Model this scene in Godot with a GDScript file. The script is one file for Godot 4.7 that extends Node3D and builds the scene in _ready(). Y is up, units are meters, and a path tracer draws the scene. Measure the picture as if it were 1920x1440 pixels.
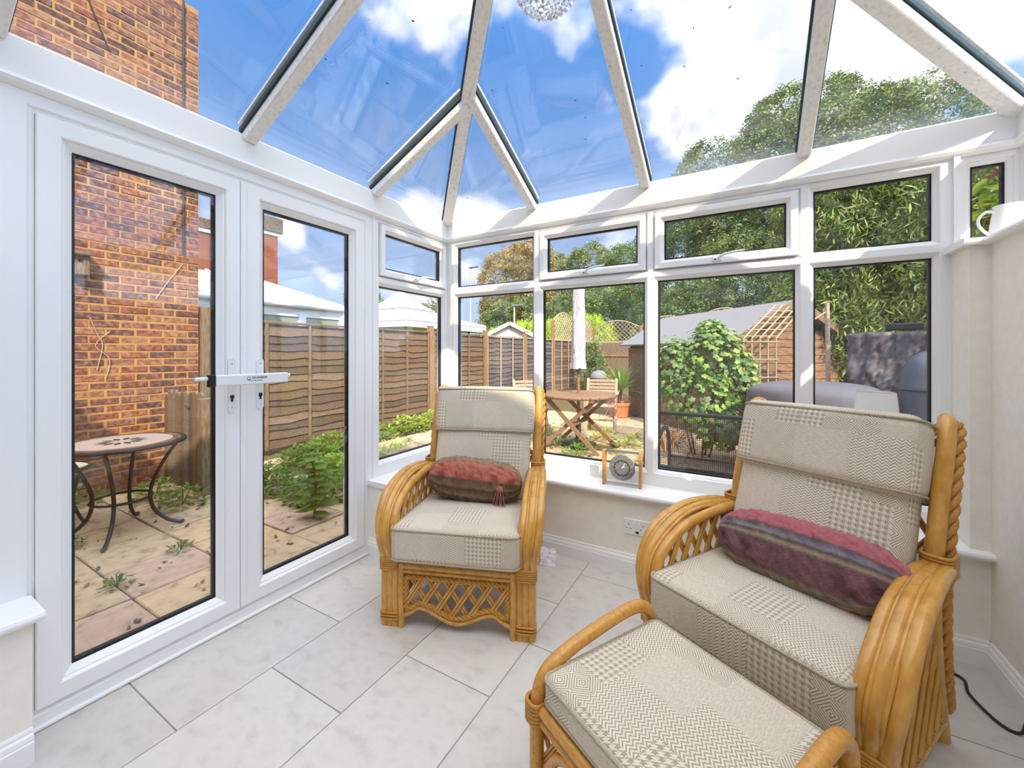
extends Node3D
# ---------------------------------------------------------------- geometry collector
class Geo:
	var v := PackedVector3Array()
	var n := PackedVector3Array()
	var uv := PackedVector2Array()
	var ix := PackedInt32Array()
	var t := Transform3D()

	func poly(p: Array, out: Vector3) -> Geo:      # flat convex polygon, turned so that it faces "out"
		var k := v.size()
		var q := []
		for a in p: q.append(t * (a as Vector3))
		var nn := Vector3.ZERO
		for i in range(1, q.size() - 1):
			nn += (q[i] - q[0]).cross(q[i + 1] - q[0])
		if nn.length() < 1e-12: return self
		nn = nn.normalized()
		if nn.dot(t.basis * out) < 0.0:
			q.reverse()
			nn = -nn
		var ax := Vector3(0, 1, 0).cross(nn)
		if ax.length() < 0.1: ax = Vector3(1, 0, 0)
		ax = ax.normalized()
		var ay := nn.cross(ax)
		for a in q:
			v.append(a)
			n.append(nn)
			uv.append(Vector2(ax.dot(a), -ay.dot(a)))
		for i in range(1, q.size() - 1):
			ix.append_array(PackedInt32Array([k, k + i + 1, k + i]))
		return self

	func box(c: Vector3, s: Vector3) -> Geo:
		var h := s * 0.5
		for a in 3:
			var b := (a + 1) % 3
			var d := (a + 2) % 3
			for sg in [-1.0, 1.0]:
				var p := []
				for w in [[-1, -1], [1, -1], [1, 1], [-1, 1]]:
					var q := Vector3.ZERO
					q[a] = sg * h[a]
					q[b] = w[0] * h[b]
					q[d] = w[1] * h[d]
					p.append(c + q)
				var o := Vector3.ZERO
				o[a] = sg
				poly(p, o)
		return self

	func cbox(c: Vector3, s: Vector3, bev: float) -> Geo:  # box with chamfered edges
		var h := s * 0.5
		var pt := func(a: int, sg: Vector3) -> Vector3:
			var q := Vector3.ZERO
			for k in 3: q[k] = sg[k] * (h[k] if k == a else h[k] - bev)
			return c + q
		for a in 3:
			var b := (a + 1) % 3
			var d := (a + 2) % 3
			for s1 in [-1.0, 1.0]:
				var p := []
				for w in [[-1.0, -1.0], [1.0, -1.0], [1.0, 1.0], [-1.0, 1.0]]:
					var g := Vector3.ZERO
					g[a] = s1
					g[b] = w[0]
					g[d] = w[1]
					p.append(pt.call(a, g))
				var o := Vector3.ZERO
				o[a] = s1
				poly(p, o)
				for s2 in [-1.0, 1.0]:
					var g1 := Vector3.ZERO
					g1[a] = s1
					g1[b] = s2
					g1[d] = -1.0
					var g2 := g1
					g2[d] = 1.0
					var o2 := Vector3.ZERO
					o2[a] = s1
					o2[b] = s2
					poly([pt.call(a, g1), pt.call(a, g2), pt.call(b, g2), pt.call(b, g1)], o2)
		for i in 8:
			var g := Vector3(1 if i & 1 else -1, 1 if i & 2 else -1, 1 if i & 4 else -1)
			poly([pt.call(0, g), pt.call(1, g), pt.call(2, g)], g)
		return self

	func rbox(c: Vector3, s: Vector3, r: float, puff := Vector3.ZERO, m := 6, sag := 0.0) -> Geo:   # soft rounded box (cushion)
		var h := s * 0.5
		for a in 3:
			var b := (a + 1) % 3
			var d := (a + 2) % 3
			var us := _marks(h[b], r, m)
			var vs := _marks(h[d], r, m)
			for sg in [-1.0, 1.0]:
				var k := v.size()
				for j in vs.size():
					for i in us.size():
						var p := Vector3.ZERO
						p[a] = sg * h[a]
						p[b] = us[i]
						p[d] = vs[j]
						var q := Vector3(clampf(p.x, -h.x + r, h.x - r), clampf(p.y, -h.y + r, h.y - r), clampf(p.z, -h.z + r, h.z - r))
						var dn := (p - q).normalized()
						var w := q + dn * r
						var f := Vector3(w.x / h.x, w.y / h.y, w.z / h.z)
						w.x += puff.x * f.x * maxf(0, 1 - f.y * f.y) * maxf(0, 1 - f.z * f.z)
						w.y += puff.y * f.y * maxf(0, 1 - f.x * f.x) * maxf(0, 1 - f.z * f.z)
						w.z += puff.z * f.z * maxf(0, 1 - f.x * f.x) * maxf(0, 1 - f.y * f.y)
						w.y -= sag * maxf(0, 1 - f.x * f.x)
						v.append(t * (c + w))
						var nd := dn
						nd.x += puff.y / h.y * -0.0
						n.append((t.basis * nd).normalized())
						uv.append(Vector2(p[b], p[d]))
				_sheet(k, us.size(), vs.size(), sg > 0)
		return self

	func _marks(h: float, r: float, m: int) -> PackedFloat32Array:
		var o := PackedFloat32Array()
		for i in 4: o.append(-h + r * (1.0 - cos(PI * 0.5 * (1.0 - i / 4.0))) * 0.0 - 0.0 + r * (i / 4.0))
		for i in m + 1: o.append(lerpf(-h + r, h - r, float(i) / m))
		for i in 4: o.append(h - r + r * ((i + 1) / 4.0))
		return o

	func _sheet(k: int, nu: int, nv: int, flip: bool) -> void:
		for j in nv - 1:
			for i in nu - 1:
				var a := k + j * nu + i
				var q := [a, a + 1, a + nu + 1, a + nu]
				if flip: ix.append_array(PackedInt32Array([q[0], q[2], q[1], q[0], q[3], q[2]]))
				else: ix.append_array(PackedInt32Array([q[0], q[1], q[2], q[0], q[2], q[3]]))

	func grid(nu: int, nv: int, f: Callable, flip := false) -> Geo:    # f(u, v) -> Vector3, u and v in 0..1
		var k := v.size()
		var e := 0.004
		for j in nv + 1:
			for i in nu + 1:
				var u := float(i) / nu
				var w := float(j) / nv
				var p: Vector3 = f.call(u, w)
				var pu: Vector3 = f.call(u + e, w) - f.call(u - e, w)
				var pv: Vector3 = f.call(u, w + e) - f.call(u, w - e)
				var nn := pu.cross(pv)
				nn = nn.normalized() if nn.length() > 1e-12 else Vector3.UP
				if flip: nn = -nn
				v.append(t * p)
				n.append((t.basis * nn).normalized())
				uv.append(Vector2(u, w))
		_sheet(k, nu + 1, nv + 1, not flip)
		return self

	func tube(p: Array, r, sides := 8, caps := true, flat := 1.0) -> Geo:   # r: number or array; flat squashes it across
		var m := p.size()
		var k := v.size()
		var along := 0.0
		var nrm := Vector3.ZERO
		var first := []
		var dirs := []
		for i in m:
			var d: Vector3 = (p[mini(i + 1, m - 1)] - p[maxi(i - 1, 0)]).normalized()
			dirs.append(d)
		nrm = dirs[0].cross(Vector3(0.13, 1, 0.21))
		if nrm.length() < 0.2: nrm = dirs[0].cross(Vector3(1, 0.1, 0))
		nrm = nrm.normalized()
		for i in m:
			var d: Vector3 = dirs[i]
			nrm = (nrm - d * nrm.dot(d)).normalized()
			var bi := d.cross(nrm)
			var rr: float = r[i] if r is Array else r
			if i: along += p[i].distance_to(p[i - 1])
			for s in sides + 1:
				var a := TAU * s / sides
				var o := nrm * cos(a) + bi * sin(a) * flat
				v.append(t * (p[i] + o * rr))
				n.append((t.basis * (nrm * cos(a) * flat + bi * sin(a))).normalized())
				uv.append(Vector2(float(s) / sides * 0.1, along))
		_sheet(k, sides + 1, m, true)
		if caps:
			for e in [0, m - 1]:
				var pts := []
				for s in sides:
					pts.append(t.affine_inverse() * v[k + e * (sides + 1) + s])
				poly(pts, -dirs[0] if e == 0 else dirs[m - 1])
		return self

	func rod(a: Vector3, b: Vector3, r: float, sides := 8) -> Geo:
		return tube([a, b], r, sides)

	func beam(a: Vector3, b: Vector3, w: float, h: float, up := Vector3.UP, bev := 0.0) -> Geo:   # rectangular bar from a to b
		var z := (b - a).normalized()
		var x := up.cross(z)
		if x.length() < 0.01: x = Vector3(1, 0, 0).cross(z)
		x = x.normalized()
		var y := z.cross(x)
		var keep := t
		t = t * Transform3D(Basis(x, y, z), (a + b) * 0.5)
		if bev > 0.0: cbox(Vector3.ZERO, Vector3(w, h, a.distance_to(b)), bev)
		else: box(Vector3.ZERO, Vector3(w, h, a.distance_to(b)))
		t = keep
		return self

	func lathe(prof: Array, segs := 24, c := Vector3.ZERO, smooth := true) -> Geo:   # prof: [radius, height] pairs from below up along the outside
		if smooth:
			var nn := []
			for i in prof.size():
				var a: Vector2 = prof[maxi(i - 1, 0)]
				var b: Vector2 = prof[mini(i + 1, prof.size() - 1)]
				nn.append(Vector2(b.y - a.y, a.x - b.x).normalized())
			var k := v.size()
			for i in prof.size():
				for s in segs + 1:
					var a := TAU * s / segs
					var q: Vector2 = prof[i]
					v.append(t * (c + Vector3(q.x * cos(a), q.y, q.x * sin(a))))
					n.append((t.basis * Vector3(nn[i].x * cos(a), nn[i].y, nn[i].x * sin(a))).normalized())
					uv.append(Vector2(float(s) / segs, q.y))
			_sheet(k, segs + 1, prof.size(), false)
		else:
			for i in prof.size() - 1:
				lathe([prof[i], prof[i + 1]], segs, c, true)
		return self

	func extrude(pts: PackedVector2Array, z0: float, z1: float) -> Geo:   # outline in x, y; thickness along z
		var tri := Geometry2D.triangulate_polygon(pts)
		for i in range(0, tri.size(), 3):
			var a := pts[tri[i]]
			var b := pts[tri[i + 1]]
			var c := pts[tri[i + 2]]
			poly([Vector3(a.x, a.y, z1), Vector3(b.x, b.y, z1), Vector3(c.x, c.y, z1)], Vector3(0, 0, 1))
			poly([Vector3(a.x, a.y, z0), Vector3(b.x, b.y, z0), Vector3(c.x, c.y, z0)], Vector3(0, 0, -1))
		var cw := Geometry2D.is_polygon_clockwise(pts)
		for i in pts.size():
			var a := pts[i]
			var b := pts[(i + 1) % pts.size()]
			var d := b - a
			var o := Vector3(d.y, -d.x, 0) * (-1.0 if cw else 1.0)
			poly([Vector3(a.x, a.y, z0), Vector3(b.x, b.y, z0), Vector3(b.x, b.y, z1), Vector3(a.x, a.y, z1)], o)
		return self

	func ring(u0: float, u1: float, v0: float, v1: float, prof: Array) -> Geo:   # mitred frame: prof holds (inset, depth) from the outer back edge over the face to the inner edge
		for i in prof.size() - 1:
			var a: Vector2 = prof[i]
			var b: Vector2 = prof[i + 1]
			var d := b - a
			var o := Vector2(-d.y, d.x)
			var ca := [Vector3(u0 + a.x, v0 + a.x, a.y), Vector3(u1 - a.x, v0 + a.x, a.y), Vector3(u1 - a.x, v1 - a.x, a.y), Vector3(u0 + a.x, v1 - a.x, a.y)]
			var cb := [Vector3(u0 + b.x, v0 + b.x, b.y), Vector3(u1 - b.x, v0 + b.x, b.y), Vector3(u1 - b.x, v1 - b.x, b.y), Vector3(u0 + b.x, v1 - b.x, b.y)]
			var outs := [Vector3(0, o.x, o.y), Vector3(-o.x, 0, o.y), Vector3(0, -o.x, o.y), Vector3(o.x, 0, o.y)]
			for s in 4:
				poly([ca[s], ca[(s + 1) % 4], cb[(s + 1) % 4], cb[s]], outs[s])
		return self

	func sweep(prof: Array, path: Array, ups: Array, rights: Array) -> Geo:   # open profile of (right, up) pairs carried along a path
		for i in path.size() - 1:
			for k in prof.size() - 1:
				var a: Vector2 = prof[k]
				var b: Vector2 = prof[k + 1]
				var p0: Vector3 = path[i] + rights[i] * a.x + ups[i] * a.y
				var p1: Vector3 = path[i] + rights[i] * b.x + ups[i] * b.y
				var q0: Vector3 = path[i + 1] + rights[i + 1] * a.x + ups[i + 1] * a.y
				var q1: Vector3 = path[i + 1] + rights[i + 1] * b.x + ups[i + 1] * b.y
				var d := b - a
				poly([p0, q0, q1, p1], rights[i] * -d.y + ups[i] * d.x)
		return self

	func mesh() -> ArrayMesh:
		var m := ArrayMesh.new()
		if v.is_empty(): return m
		var arr := []
		arr.resize(Mesh.ARRAY_MAX)
		arr[Mesh.ARRAY_VERTEX] = v
		arr[Mesh.ARRAY_NORMAL] = n
		arr[Mesh.ARRAY_TEX_UV] = uv
		arr[Mesh.ARRAY_INDEX] = ix
		m.add_surface_from_arrays(Mesh.PRIMITIVE_TRIANGLES, arr)
		return m

# ---------------------------------------------------------------- nodes
var M := {}
var taken := {}
var rng := RandomNumberGenerator.new()

func numbered(called: String) -> String:
	taken[called] = taken.get(called, -1) + 1
	return called if taken[called] == 0 else "%s_%03d" % [called, taken[called]]

func tag(o: Node, label: String, category: String, group := "") -> Node:
	o.set_meta("label", label)
	o.set_meta("category", category)
	if group: o.set_meta("group", group)
	return o

func thing(called: String, label: String, category: String, at := Vector3.ZERO, turn := 0.0, group := "") -> Node3D:
	var o := Node3D.new()
	o.name = numbered(called)
	add_child(o)
	o.position = at
	o.rotation.y = turn
	tag(o, label, category, group)
	return o

func structure(called: String) -> Node3D:
	var o := Node3D.new()
	o.name = called
	add_child(o)
	o.set_meta("kind", "structure")
	return o

func part(called: String, g, mat: Material, parent: Node, at := Transform3D()) -> MeshInstance3D:
	var o := MeshInstance3D.new()
	o.name = called
	o.mesh = g.mesh() if g is Geo else g
	o.material_override = mat
	o.transform = at
	o.cast_shadow = GeometryInstance3D.SHADOW_CASTING_SETTING_ON
	parent.add_child(o, true)
	return o

func stuff(o: Node) -> Node:
	o.set_meta("kind", "stuff")
	return o

func copies(called: String, mesh: Mesh, mat: Material, where: Array, cols: Array, parent: Node) -> MultiMeshInstance3D:
	var mm := MultiMesh.new()
	mm.transform_format = MultiMesh.TRANSFORM_3D
	mm.use_colors = not cols.is_empty()
	mm.mesh = mesh
	mm.instance_count = where.size()
	for i in where.size():
		mm.set_instance_transform(i, where[i])
		if not cols.is_empty(): mm.set_instance_color(i, cols[i])
	var o := MultiMeshInstance3D.new()
	o.name = called
	o.multimesh = mm
	o.material_override = mat
	o.set_meta("kind", "stuff")
	parent.add_child(o, true)
	return o

# ---------------------------------------------------------------- materials
func c8(r: int, g: int, b: int) -> Color:
	return Color8(r, g, b)

func mat(col: Color, rough := 0.6, metal := 0.0, spec := 0.5) -> StandardMaterial3D:
	var m := StandardMaterial3D.new()
	m.albedo_color = col
	m.roughness = rough
	m.metallic = metal
	m.metallic_specular = spec
	return m

func noise_tex(freq: float, stops: Array, sz := 256, sd := 1, oct := 4, typ := FastNoiseLite.TYPE_SIMPLEX_SMOOTH) -> NoiseTexture2D:
	var f := FastNoiseLite.new()
	f.noise_type = typ
	f.frequency = freq
	f.seed = sd
	f.fractal_octaves = oct
	var t := NoiseTexture2D.new()
	t.width = sz
	t.height = sz
	t.seamless = true
	t.noise = f
	if not stops.is_empty():
		var gr := Gradient.new()
		gr.offsets = PackedFloat32Array(stops.map(func(s): return s[0]))
		gr.colors = PackedColorArray(stops.map(func(s): return s[1]))
		t.color_ramp = gr
	return t

func grained(tex: Texture2D, scale: Vector3, rough := 0.7, tint := Color.WHITE, world := false, bump: Texture2D = null, depth := 0.3) -> StandardMaterial3D:
	var m := mat(tint, rough)
	m.albedo_texture = tex
	m.uv1_triplanar = true
	m.uv1_world_triplanar = world
	m.uv1_scale = scale
	m.uv1_triplanar_sharpness = 8.0
	if bump:
		m.heightmap_enabled = true
		m.heightmap_texture = bump
		m.heightmap_scale = depth
	return m

func rnd(a: float, b: float) -> float:
	return rng.randf_range(a, b)

func smooth_path(p: Array, per := 8) -> Array:     # Catmull-Rom through the points
	var o := []
	for i in p.size() - 1:
		var a: Vector3 = p[maxi(i - 1, 0)]
		var b: Vector3 = p[i]
		var c: Vector3 = p[i + 1]
		var d: Vector3 = p[mini(i + 2, p.size() - 1)]
		for k in per:
			o.append(b.cubic_interpolate(c, a, d, float(k) / per))
	o.append(p[p.size() - 1])
	return o

const EYE := Vector3(0, 1.22, 0)
const LX := -1.98         # inner face of the glazed frames on the left
const BZ := -2.455        # the same at the back
const RX := 0.965         # the same on the right
const HZ := 2.0           # house wall behind the camera
const EAVE := 2.2
const PITCH := 0.49
const GROUND := -0.12
const FX := -5.42         # brick flank and garden fence on the left

func _ready() -> void:
	rng.seed = 7
	var cam := Camera3D.new()
	cam.name = "camera"
	cam.projection = Camera3D.PROJECTION_FRUSTUM
	cam.near = 0.05
	cam.far = 400.0
	cam.size = 0.05 * 1440.0 / 764.0
	cam.frustum_offset = Vector2(0, -0.05 * 60.0 / 764.0)
	cam.position = EYE
	cam.rotation.y = deg_to_rad(29.8)
	add_child(cam)
	cam.current = true
	var env := Environment.new()
	env.background_mode = Environment.BG_SKY
	env.sky = Sky.new()
	var pano := PanoramaSkyMaterial.new()
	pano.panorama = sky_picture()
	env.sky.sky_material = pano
	env.background_energy_multiplier = 1.0
	env.tonemap_mode = Environment.TONE_MAPPER_LINEAR
	env.tonemap_exposure = 2.25
	env.sdfgi_enabled = true
	env.ssao_enabled = true
	env.ssil_enabled = true
	var we := WorldEnvironment.new()
	we.name = "world_environment"
	we.environment = env
	add_child(we)
	var sun := DirectionalLight3D.new()
	sun.name = "sun"
	sun.light_energy = 0.85
	sun.light_color = Color(1.0, 0.93, 0.82)
	sun.light_angular_distance = 0.6
	sun.shadow_enabled = true
	add_child(sun)
	sun.look_at_from_position(Vector3(10, 10.9, 9.8), Vector3.ZERO)
	materials()
	room()
	roof()
	left_side()
	back_side()
	furniture()
	small_things()
	patio()
	neighbours()
	garden()
	trees()

func sky_picture() -> ImageTexture:
	var w := 2048
	var h := 1024
	var im := Image.create_empty(w, h, false, Image.FORMAT_RGBF)
	var big := FastNoiseLite.new()
	big.noise_type = FastNoiseLite.TYPE_SIMPLEX_SMOOTH
	big.seed = 11
	big.frequency = 2.6
	big.fractal_octaves = 5
	big.fractal_gain = 0.55
	var fine := FastNoiseLite.new()
	fine.seed = 5
	fine.frequency = 11.0
	fine.fractal_octaves = 4
	# where clouds stand and where the blue is clear: bearing, height, size (degrees), how dense
	var spots := [[-54.4, 14.4, 2.3, -1.0], [-57.4, 7.6, 2.3, -0.9], [-60.0, 10.3, 1.9, -0.9], [-52.5, 12.9, 2.4, -0.8], [-43.8, 13.6, 4.2, -1.1], [-46.6, 9.3, 2.8, -0.6],  [-53.8, 32.4, 7.5, -1.4], [-62.5, 30.8, 7.1, -1.4], [-57.4, 27.0, 6.5, -1.4], [-47.2, 26.0, 5.8, -1.2], [-64.5, 23.3, 5.1, -1.2], [-34.3, 25.2, 4.7, -1.0], [-22.3, 24.4, 4.1, -0.9], [-29.8, 36.7, 2.4, -0.6],  [-43.8, 38.7, 6.3, 1.0], [-49.3, 35.6, 3.4, 0.6], [-37.3, 38.8, 4.6, 0.9], [-26.1, 39.7, 4.6, 1.0], [-20.9, 37.8, 2.9, 0.6], [-9.0, 36.3, 6.2, 1.1], [1.3, 33.9, 8.0, 1.2], [10.2, 29.8, 8.5, 1.2], [17.9, 27.9, 6.7, 1.2], [2.9, 29.3, 5.0, 1.0], [-8.0, 28.4, 3.4, 1.1], [-6.4, 25.7, 2.5, 0.9], [-20.5, 32.6, 2.2, 0.4], [-18.7, 30.3, 2.2, 0.4], [-44.5, 21.1, 4.1, 1.2], [-41.6, 18.8, 4.2, 1.2], [-32.0, 20.1, 3.5, 1.2], [-23.8, 19.7, 2.8, 1.0], [-35.8, 18.7, 2.8, 1.1], [-57.4, 14.0, 2.4, 1.0], [-58.6, 14.8, 2.2, 0.9], [-53.8, 8.8, 2.1, 1.1], [-55.3, 10.7, 1.7, 0.6], [-36.5, 11.0, 2.9, 1.0], [-15.8, 15.6, 4.2, 1.0], [-66.5, 15.8, 2.9, 1.0], [-26.8, 16.0, 3.6, 0.9], [-43.1, 7.3, 4.3, 0.8], [-60.9, 28.3, 9.1, -1.3], [-57.4, 22.7, 6.1, -1.0], [-26.8, 33.7, 4.4, -0.6], [-26.8, 27.6, 8.0, -1.3], [-40.2, 29.0, 7.1, -1.2], [-13.7, 33.7, 3.6, -0.6], [-17.3, 23.5, 4.7, -1.0], [-52.5, 12.9, 3.4, -0.7], [-66.0, 32.4, 6.1, -1.2], [-12.4, 34.5, 2.9, -0.8], [-6.4, 33.5, 2.6, -0.6], [19.9, 21.3, 2.3, -1.2], [-37.3, 14.6, 1.8, -0.8]]
	var to_sun := Vector3(10, 10.9, 9.8).normalized()
	var dirs := []
	for s in spots:
		var a := deg_to_rad(s[0])
		var e := deg_to_rad(s[1])
		dirs.append([Vector3(sin(a) * cos(e), sin(e), -cos(a) * cos(e)), cos(deg_to_rad(s[2]) * 2.2), s[3], 1.0 / pow(deg_to_rad(s[2]), 2)])
	for y in h:
		var el := PI * (0.5 - (y + 0.5) / h)
		if el < -0.02:
			break
		var active := dirs.filter(func(s): return absf(asin(s[0].y) - el) < acos(s[1]))
		for x in w:
			var az := TAU * (x + 0.5) / w
			var d := Vector3(sin(az) * cos(el), sin(el), -cos(az) * cos(el))
			var up := clampf(sin(el), 0.0, 1.0)
			var blue := Color(0.215, 0.28, 0.39).lerp(Color(0.047, 0.138, 0.335), smoothstep(0.05, 0.62, up))
			var n := big.get_noise_3d(d.x * 1.2, d.y * 2.0, d.z * 1.2) * 1.3 + 0.06
			var near := 0.0
			var bias := 0.0
			for s in active:
				var dt: float = d.dot(s[0])
				if dt > s[1]:
					var k := exp(-2.0 * (1.0 - dt) * s[3])
					bias += s[2] * k
					near = maxf(near, k)
			n = lerpf(n, n * 0.55 - 0.12, clampf(near * 1.4, 0.0, 1.0)) + bias * 0.55
			n += fine.get_noise_3dv(d) * 0.16 + smoothstep(0.62, 0.76, up) * 0.85      # extra cloud added overhead, out of view, to brighten the room
			var c := smoothstep(0.02, 0.62, n)
			var white := Color(0.56, 0.56, 0.56).lerp(Color(0.32, 0.335, 0.365), smoothstep(-0.5, 0.3, big.get_noise_3dv(d * 1.7 + Vector3(4, 1, 2)) + fine.get_noise_3dv(d * 0.5) * 0.6) * smoothstep(0.3, 0.75, n))
			var glow := 1.0 + 4.6 * pow(0.5 + 0.5 * d.dot(to_sun), 3.0)      # sky brightened towards the unseen sun side, added to fill the room with light
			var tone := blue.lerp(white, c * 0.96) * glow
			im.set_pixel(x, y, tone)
	im.fill_rect(Rect2i(0, h / 2 + 6, w, h / 2 - 6), Color(0.22, 0.22, 0.17))
	return ImageTexture.create_from_image(im)

func materials() -> void:
	M.upvc = mat(c8(245, 245, 243), 0.28)
	M.bar = grained(noise_tex(0.06, [[0.0, c8(170, 166, 158)], [0.2, c8(228, 226, 220)], [0.6, c8(238, 236, 232)], [1.0, c8(240, 239, 236)]], 256, 3), Vector3(2.4, 2.4, 2.4), 0.45, Color.WHITE, true)
	M.rubber = mat(c8(22, 26, 30), 0.5)
	M.seal = mat(c8(40, 62, 62), 0.4)
	M.glass = mat(Color(0.9, 0.95, 1.0, 0.0), 0.0)
	M.glass.transparency = BaseMaterial3D.TRANSPARENCY_ALPHA
	M.roofglass = mat(Color(0.32, 0.45, 0.62, 0.05), 0.0)      # blue solar-control glass
	M.roofglass.transparency = BaseMaterial3D.TRANSPARENCY_ALPHA
	var plaster := noise_tex(0.05, [[0.0, c8(244, 239, 226)], [0.5, c8(248, 243, 231)], [1.0, c8(250, 246, 236)]], 256, 9)
	M.plaster = grained(plaster, Vector3(1.3, 1.3, 1.3), 0.85, Color.WHITE, true, noise_tex(0.12, [], 256, 4), 0.05)
	M.gloss = mat(c8(244, 244, 242), 0.25)
	M.grout = mat(c8(150, 146, 140), 0.9)
	M.tiles = []
	var stone := noise_tex(0.012, [[0.0, c8(200, 194, 184)], [0.35, c8(214, 210, 201)], [0.6, c8(219, 214, 206)], [1.0, c8(212, 206, 196)]], 1024, 21, 6)
	var stonebump := noise_tex(0.05, [], 256, 22)
	for i in 6:
		var m := grained(stone, Vector3(0.55, 1.0, 0.9), 0.42, Color(1, 1, 1).darkened(0.012 * i), true, stonebump, 0.02)
		m.uv1_offset = Vector3(i * 0.37, i * 0.21, i * 0.53)
		M.tiles.append(m)
	var cane := noise_tex(0.02, [[0.0, c8(186, 128, 46)], [0.45, c8(206, 150, 62)], [0.7, c8(214, 160, 72)], [1.0, c8(198, 140, 54)]], 512, 31, 3)
	M.rattan = grained(cane, Vector3(1.6, 1.0, 1.6), 0.3, Color.WHITE)
	M.rattan.clearcoat_enabled = true
	M.rattan.clearcoat = 0.5
	M.rattan.clearcoat_roughness = 0.15
	M.rattan_dark = grained(cane, Vector3(9, 9, 9), 0.42, Color(0.94, 0.92, 0.88))
	M.rattan_pale = grained(cane, Vector3(5, 5, 5), 0.3, Color(1.0, 0.97, 0.92))
	M.rattan_pale.clearcoat_enabled = true
	M.rattan_pale.clearcoat = 0.5
	var cloth := fabric_picture()
	M.fabric = mat(Color.WHITE, 0.95, 0.0, 0.2)
	M.fabric.albedo_texture = cloth[0]
	M.fabric.uv1_scale = Vector3(1.0 / 0.62, 1.0 / 0.62, 1)
	M.fabric.heightmap_enabled = true
	M.fabric.heightmap_texture = cloth[1]
	M.fabric.heightmap_scale = 0.12
	M.fabric.rim_enabled = true
	M.fabric.rim = 0.3
	M.piping = grained(noise_tex(0.2, [[0.0, c8(150, 132, 108)], [1.0, c8(205, 192, 170)]], 128, 41), Vector3(8, 8, 8), 0.95)
	M.throw_rust = cloth_stripes([[0.0, c8(116, 98, 68)], [0.12, c8(138, 120, 84)], [0.2, c8(150, 96, 70)], [0.24, c8(176, 98, 78)], [0.5, c8(166, 86, 70)], [0.53, c8(96, 72, 52)], [0.6, c8(120, 98, 66)], [0.64, c8(78, 58, 44)], [0.74, c8(136, 106, 70)], [0.80, c8(88, 62, 46)], [1.0, c8(116, 98, 68)]], 3)
	M.throw_wine = cloth_stripes([[0.0, c8(186, 152, 130)], [0.05, c8(186, 122, 116)], [0.10, c8(178, 100, 102)], [0.40, c8(166, 84, 90)], [0.43, c8(92, 76, 74)], [0.49, c8(120, 116, 122)], [0.52, c8(84, 68, 64)], [0.55, c8(146, 126, 98)], [0.58, c8(98, 64, 68)], [0.82, c8(110, 74, 76)], [0.88, c8(128, 116, 88)], [1.0, c8(120, 104, 78)]], 4)
	M.iron = mat(c8(52, 50, 50), 0.5, 0.4)
	M.steel = mat(c8(190, 192, 194), 0.25, 0.9)
	M.white_metal = mat(c8(236, 237, 236), 0.35)
	M.black = mat(c8(28, 24, 24), 0.6)
	var bumpy := noise_tex(0.1, [], 256, 60)
	M.bricks = []
	var tones := [c8(112, 66, 47), c8(95, 55, 45), c8(133, 79, 47), c8(125, 68, 45), c8(84, 50, 42), c8(138, 91, 57), c8(119, 75, 55)]
	for i in tones.size():
		var a: Color = tones[i]
		var tx := noise_tex(0.03, [[0.0, a.darkened(0.34)], [0.4, a], [0.65, a.lightened(0.12)], [1.0, a.lerp(c8(214, 168, 124), 0.5)]], 256, 50 + i, 5)
		M.bricks.append(grained(tx, Vector3(2.1, 2.1, 2.1), 0.9, Color.WHITE, true, bumpy, 0.3))
	M.mortar = grained(noise_tex(0.08, [[0.0, c8(152, 111, 55)], [0.5, c8(175, 131, 68)], [1.0, c8(186, 146, 85)]], 256, 70), Vector3(3, 3, 3), 0.95, Color.WHITE, true)
	M.redbrick = grained(noise_tex(0.05, [[0.0, c8(102, 53, 35)], [0.5, c8(128, 69, 45)], [1.0, c8(147, 91, 61)]], 256, 71), Vector3(1.5, 4, 1.5), 0.9, Color.WHITE, true)
	M.slabs = []
	var slabtones := [c8(202, 175, 134), c8(195, 171, 136), c8(208, 180, 140), c8(191, 166, 132), c8(195, 167, 144)]
	for i in slabtones.size():
		var a: Color = slabtones[i]
		M.slabs.append(grained(noise_tex(0.02, [[0.0, a.darkened(0.3)], [0.3, a.darkened(0.06)], [0.6, a], [1.0, a.lightened(0.12)]], 512, 80 + i, 6), Vector3(0.8, 0.8, 0.8), 0.9, Color.WHITE, true, bumpy, 0.15))
	M.lawn_glass = grained(noise_tex(0.08, [[0.0, c8(120, 126, 104)], [1.0, c8(170, 174, 150)]], 128, 92), Vector3(3, 3, 3), 0.3, Color.WHITE, true)
	M.soil = grained(noise_tex(0.05, [[0.0, c8(62, 48, 34)], [0.5, c8(104, 84, 58)], [0.7, c8(92, 92, 48)], [1.0, c8(140, 118, 84)]], 512, 90, 5), Vector3(0.7, 0.7, 0.7), 1.0, Color.WHITE, true)
	M.lawn = grained(noise_tex(0.04, [[0.0, c8(58, 72, 28)], [0.5, c8(92, 108, 44)], [1.0, c8(130, 128, 70)]], 512, 91, 5), Vector3(0.5, 0.5, 0.5), 1.0, Color.WHITE, true)
	M.planks = []
	var wood := [c8(94, 72, 49), c8(108, 82, 54), c8(82, 64, 45), c8(114, 92, 67), c8(99, 81, 59)]
	for i in wood.size():
		var a: Color = wood[i]
		M.planks.append(grained(noise_tex(0.03, [[0.0, a.darkened(0.45)], [0.35, a], [0.6, a.lightened(0.12)], [1.0, a.darkened(0.2)]], 512, 100 + i, 5), Vector3(7, 7, 0.9), 0.9, Color.WHITE, true, bumpy, 0.2))
	M.greyplanks = []
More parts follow.
